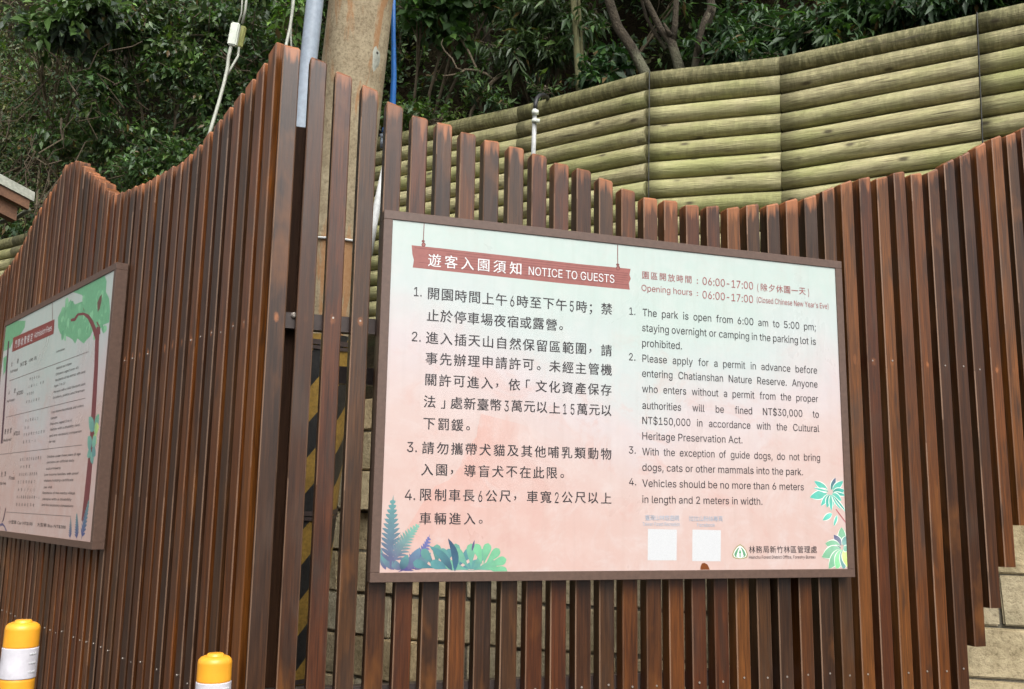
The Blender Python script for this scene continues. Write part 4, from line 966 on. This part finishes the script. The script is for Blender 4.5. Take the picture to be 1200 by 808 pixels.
# ledge plants between stone wall and logs
n = 260; tt = rng.uniform(.10, .9, n); cen = []
for t in tt:
    f = t * 40; i = min(int(f), 39); j = random.random() * rows; a = A[0]
vsl = np.array([tuple(v) for v in vs[:0]]) if False else None
ledge = bpy.data.objects['planting_ledge'].data; lv = np.empty(len(ledge.vertices) * 3); ledge.vertices.foreach_get('co', lv); lv = lv.reshape(-1, 3)
cen = lv[rng.integers(0, len(lv), 420)] + rng.normal(size=(420, 3)) * np.array([.12, .06, .02])
sp = sprigs(cen, 8, .14, .05, .5, GM + GL, .3, .6)
leaves('ground_cover', *sp[:6], M_leafd, None, 'stuff')

def V3(p): return (p.x, p.y, p.z)
def B(px, py, dep, rx, ry, n, rd=None):          # a foliage clump: centre and radii as measured at its own distance
    k = dep / FOC; return (V3(P(px, py, dep)), (rx * k, rd or max(rx, ry) * k * .8, ry * k), n)
def footing(px, dep):                            # a point on the hillside under a clump
    p = P(px, 100, dep); wy, wz = wall_at(p.x); d = max(.25, p.y - wy); return (p.x, wy + d, hill_z(p.x, d))
shrub('evergreen_bush', 'large glossy-leaved bush rising behind the left run of fence', 'bush', footing(190, 10.2),
      [B(150,20,9.6,75,60,330), B(215,85,9.6,75,65,330), B(120,110,9.5,42,60,190), B(255,25,9.8,70,60,260), B(160,170,9.8,70,50,200), B(300,110,10,50,70,200), B(110,40,9.9,50,50,160), B(70,180,9.9,60,50,120)], 9, .24, .076, .46, GM[:2] + GD[:3] + [(.06,.09,.05)], M_leaf, .6)
shrub('evergreen_bush', 'low leafy bush just above the dip in the left fence', 'bush', footing(240, 9.7), [B(215,185,9.3,60,32,150), B(160,205,9.3,60,26,120), B(270,160,9.3,40,40,110)], 8, .18, .07, .42, GM[:2] + GD[:2], M_leaf, .4)
shrub('leafy_branch', 'cluster of large grey-green leaves at the top left', 'branch', footing(70, 9.8), [B(70,30,9.2,34,18,50), B(40,42,9.2,16,14,18), B(105,12,9.2,32,16,45)], 8, .26, .13, .48, [(.055,.08,.055), (.06,.11,.03)], M_leaf, .9)
shrub('leafy_branch', 'fresh light green sprig above the tallest fence slat', 'branch', footing(345, 9), [B(338,12,7.0,17,14,16), B(350,42,7.3,12,14,9)], 7, .16, .075, .5, GL, M_leafd, .5)
shrub('leafy_bush', 'shaded leaves between the tall slats and the pole', 'bush', footing(340, 10), [B(340,60,9.6,45,60,150), B(400,60,9.6,50,70,160)], 8, .2, .075, .42, GD, M_leafd, .5)
shrub('maple_branch', 'broad-leaved branch right of the pole at the top', 'branch', footing(500, 9), [B(495,18,8.2,32,18,45), B(530,12,8.2,30,14,36), B(533,48,8.2,16,8,12), B(575,8,8.3,40,12,36)], 7, .2, .10, .62, [(.05,.11,.025), (.04,.09,.025)], M_leafd, .5)
shrub('lance_leaf_bush', 'bush of narrow drooping grey-green leaves above the log wall', 'bush', footing(640, 9), [B(625,20,7.9,40,18,110), B(600,62,7.7,26,16,50), B(648,60,7.7,22,20,55), B(665,22,7.9,30,24,80)], 8, .22, .105, .24, [(.075,.11,.055), (.06,.10,.04), (.05,.085,.03)], M_leaf, .9)
shrub('lance_leaf_bush', 'small lance-leaved sprig by the paired thin trunk', 'bush', footing(680, 8.4), [B(680,36,7.5,16,10,18), B(792,4,7.6,12,6,8)], 8, .2, .11, .25, [(.06,.11,.045)], M_leaf, .8)
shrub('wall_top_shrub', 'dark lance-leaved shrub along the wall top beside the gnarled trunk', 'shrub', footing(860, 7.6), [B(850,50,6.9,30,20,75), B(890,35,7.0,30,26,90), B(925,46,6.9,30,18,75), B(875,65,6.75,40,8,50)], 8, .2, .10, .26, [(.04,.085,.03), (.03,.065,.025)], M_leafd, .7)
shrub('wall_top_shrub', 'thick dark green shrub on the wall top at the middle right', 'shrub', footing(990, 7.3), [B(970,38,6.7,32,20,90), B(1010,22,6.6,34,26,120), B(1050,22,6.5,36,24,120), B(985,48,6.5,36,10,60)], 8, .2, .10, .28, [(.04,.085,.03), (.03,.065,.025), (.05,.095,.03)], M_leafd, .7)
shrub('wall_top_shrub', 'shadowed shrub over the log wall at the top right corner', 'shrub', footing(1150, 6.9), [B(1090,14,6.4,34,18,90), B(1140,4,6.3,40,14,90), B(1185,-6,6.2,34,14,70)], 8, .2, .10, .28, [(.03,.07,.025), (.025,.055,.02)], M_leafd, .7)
shrub('wall_top_plant', 'small bright plant at the left end of the log wall by the blue hose', 'plant', footing(470, 8.6), [B(475,140,8.0,26,16,50), B(500,135,8.0,20,14,36), B(520,140,7.9,14,8,18)], 7, .14, .06, .5, GM + GL[:1], M_leafd, .3)
shrub('wall_top_plant', 'low fern-like plant on the log wall beside the black pipe bend', 'plant', footing(600, 8), [B(590,122,7.55,24,7,26), B(560,110,7.8,30,14,36), B(640,106,7.4,16,6,14)], 8, .18, .07, .26, GD + GM[:1], M_leafd, .3)
shrub('wall_top_plant', 'low dark plant at the foot of the slanting trunk', 'plant', footing(705, 7.8), [B(700,88,7.1,24,10,44), B(728,72,7.3,20,16,44)], 8, .16, .08, .42, [(.03,.08,.025), (.025,.06,.02)], M_leafd, .4)
# dense dark foliage farther up the slope
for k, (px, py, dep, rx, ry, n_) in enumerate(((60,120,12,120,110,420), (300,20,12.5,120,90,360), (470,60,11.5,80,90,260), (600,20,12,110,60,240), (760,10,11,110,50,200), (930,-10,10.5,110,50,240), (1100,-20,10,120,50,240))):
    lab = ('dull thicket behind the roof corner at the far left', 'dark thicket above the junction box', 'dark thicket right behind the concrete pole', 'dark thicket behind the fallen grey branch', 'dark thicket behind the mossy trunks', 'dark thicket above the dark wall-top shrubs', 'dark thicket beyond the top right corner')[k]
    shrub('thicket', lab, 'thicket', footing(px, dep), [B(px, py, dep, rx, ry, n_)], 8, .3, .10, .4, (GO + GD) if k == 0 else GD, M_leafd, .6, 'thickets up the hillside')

# vines and dry stems
def wander(p, q, n=7, j=.1):
    p, q = Vector(p), Vector(q); return [p.lerp(q, i / n) + Vector([random.gauss(0, j) * math.sin(math.pi * i / n) for _ in range(3)]) for i in range(n + 1)]
mb = MB()
for i in range(210):
    px = random.uniform(-30, 300); py = random.uniform(-30, 250); dep = random.uniform(9.0, 10.6)
    if px > 130 and random.random() < .6: continue
    a = P(px, py, dep); b = P(px + random.gauss(0, 50), py + random.choice((-1, 1)) * random.uniform(20, 110), dep + random.uniform(-.3, .3)); mb.tube(wander(a, b, 6, .07), random.uniform(.003, .0085), 4)
for i in range(60):
    px = random.uniform(460, 1190); py = random.uniform(-40, 60) ; dep = random.uniform(7.9, 9.2)
    a = P(px, py, dep); b = P(px + random.gauss(0, 20), py - random.uniform(20, 110), dep); mb.tube(wander(a, b, 6, .04), random.uniform(.002, .006), 4)
tag(link('vine_tangle', mb.mesh('vine_tangle'), M_vine), 'tangle of thin brown vines and dry stems hanging through the undergrowth', 'vines', kind='stuff')
n = 900; cen = np.array([V3(P(random.uniform(-30, 130), random.uniform(-20, 235), random.uniform(9.3, 10.8))) for _ in range(n)])
sp = sprigs(cen, 6, .16, .045, .35, GO + GD[:2], .5); leaves('creeper_leaves', *sp[:6], M_leafd, None, 'stuff')

def limb(mb, pts, rs, n=10):
    pv = [P(*p) if len(p) == 3 and not isinstance(p, Vector) else p for p in pts]; mb.tube(pv, rs, n)
def crown_tree(name, label, stems, bark, crown, cols=GD, n_=260):
    first = P(*stems[0][0][0]); root = empty(name, (first.x, first.y, first.z), label, 'tree')
    mb = MB()
    for pts, rs in stems: limb(mb, pts, rs)
    top = P(*stems[0][0][-1])
    hi = top + Vector((random.uniform(-.3,.3), .4, 1.6)); mb.tube([top, hi, hi + Vector((.3,.2,1.2))], [stems[0][1][-1], stems[0][1][-1] * .7, .02], 8)
    link('trunk', mb.mesh('trunk', True), bark, root)
    cen = np.concatenate([in_blob(n_, (hi.x + crown[0] * s_, hi.y + .2 * s_, hi.z + .7 + .3 * s_), (2.0, 1.7, .9), 12, .5) for s_ in (-.5, .6)])
    sp = sprigs(cen, 7, .35, .13, .42, cols, .6); leaves('crown', *sp[:6], M_leafd, root)
crown_tree('forest_tree', 'thin pair of greenish upright stems behind the log wall', [([(679.5,116,7.4),(678,90,7.4),(675,42,7.4),(672,0,7.4),(670,-50,7.4)], [.030,.028,.026,.024,.022]), ([(683,112,7.45),(681.5,60,7.45),(678,0,7.45),(676,-40,7.4)], [.018,.016,.014,.012])], M_barkg, (2,))
crown_tree('forest_tree', 'stout slanting mottled trunk leaning left above the log joint', [([(764,104,7.0),(755,84,7.0),(740,56,7.05),(724,32,7.1),(714,2,7.1),(706,-40,7.2)], [.044,.040,.038,.036,.035,.034])], M_bark, (2,))
crown_tree('forest_tree', 'forked mossy trunk with three stems in the dark gap', [([(801,98,6.95),(795,76,6.95),(787,50,6.95),(774,34,7.0),(765,16,7.0),(756,-2,7.0),(748,-40,7.0)], [.042,.038,.033,.025,.023,.021,.020]), ([(788,48,6.95),(791,30,6.95),(792,8,6.95),(795,-30,6.95)], [.028,.023,.021,.019]), ([(781,58,7.0),(768,40,7.05),(757,20,7.05),(752,0,7.05)], [.018,.014,.012,.010]), ([(786,42,6.93),(781,34,6.93),(778,27,6.93)], [.02,.014,.006])], M_bark, (2,))
crown_tree('forest_tree', 'gnarled brown trunk with a pale top beside the wall-top shrubs', [([(815,92,6.85),(818,72,6.85),(822,40,6.85),(829,24,6.85),(834,10,6.85),(832,-4,6.85),(830,-40,6.85)], [.048,.042,.036,.043,.033,.027,.025]), ([(820,66,6.8),(819,46,6.77),(824,30,6.77),(831,16,6.77)], [.018,.022,.022,.014])], M_bark, (2,))
crown_tree('forest_tree', 'slim reddish trunk standing in the shade right of the pole', [([(577,112,9.3),(574,87,9.3),(571,40,9.3),(564,0,9.3),(560,-40,9.3)], [.034,.032,.032,.034,.03])], M_bark, (2,))
# fallen / dead branch
db = empty('dead_branch', P(551, 137, 7.9), 'bare pale forked branch lying over the top of the log wall', 'branch')
mb = MB(); limb(mb, [(549,143,7.85),(553,130,7.9),(564,114,7.95),(572,103,8.0),(580,94,8.0),(594,84,8.05),(611,71,8.1)], [.012,.014,.017,.020,.022,.019,.012], 8); link('branch', mb.mesh('branch', True), M_twig, db)
mb = MB(); limb(mb, [(578,94,8.0),(570,87,8.0),(558,82.5,8.0),(545,82,7.95),(538,87,7.9),(519,89.5,7.85)], [.014,.013,.012,.011,.009,.006], 7); link('branch', mb.mesh('branch', True), M_twig, db)
mb = MB(); limb(mb, [(542,82.5,7.95),(535,80,7.95),(530,69,8),(521,60,8),(517,52,8.0),(519,46,8)], [.007,.007,.007,.006,.005,.003], 6); limb(mb, [(559,82,8.0),(550,62,8.1),(538,43,8.2),(522,28,8.3),(498,18,8.4),(460,5,8.5)], [.011,.010,.010,.010,.010,.008], 6); link('branch', mb.mesh('branch', True), M_twig, db)
# overhanging canopy of the same wood: shades the slope
canopy = [(-9,15.5,11.5), (-5,14.5,11.2), (-1.5,13.2,10.8), (2.5,12.4,10.4), (6,11.5,10.0), (9.5,10.5,9.8), (-12.5,17,12)]
for k, c in enumerate(canopy):
    wy, wz = wall_at(c[0]); d = max(.5, c[1] - wy + .8); g_ = Vector((c[0], wy + d, hill_z(c[0], d) - .2))
    root = empty('canopy_tree', g_, 'tall tree up the slope, its crown overhanging ' + ('the vine tangle', 'the large glossy bush', 'the junction box', 'the concrete pole', 'the mossy trunks', 'the top right corner', 'the hut roof')[k], 'tree', 'tall trees up the slope')
    mb = MB(); mb.tube([g_, g_.lerp(Vector(c), .5) + Vector((.15, .1, 0)), Vector(c)], [.13, .10, .05], 10)
    for j in range(8):
        e = Vector(c) + Vector((random.uniform(-2,2), random.uniform(-2,1.5), random.uniform(-.5,1))); s_ = g_.lerp(Vector(c), random.uniform(.6, .98)); mb.tube(wander(s_, e, 4, .1), [.04,.03,.02,.012,.006], 6)
    link('trunk', mb.mesh('trunk', True), M_bark, root)
    cen = in_blob(800, c, (2.8, 2.6, 1.2), 20, .55); sp = sprigs(cen, 8, .4, .19, .45, GD + GM[:1], .5); leaves('crown', *sp[:6], M_leafd, root)
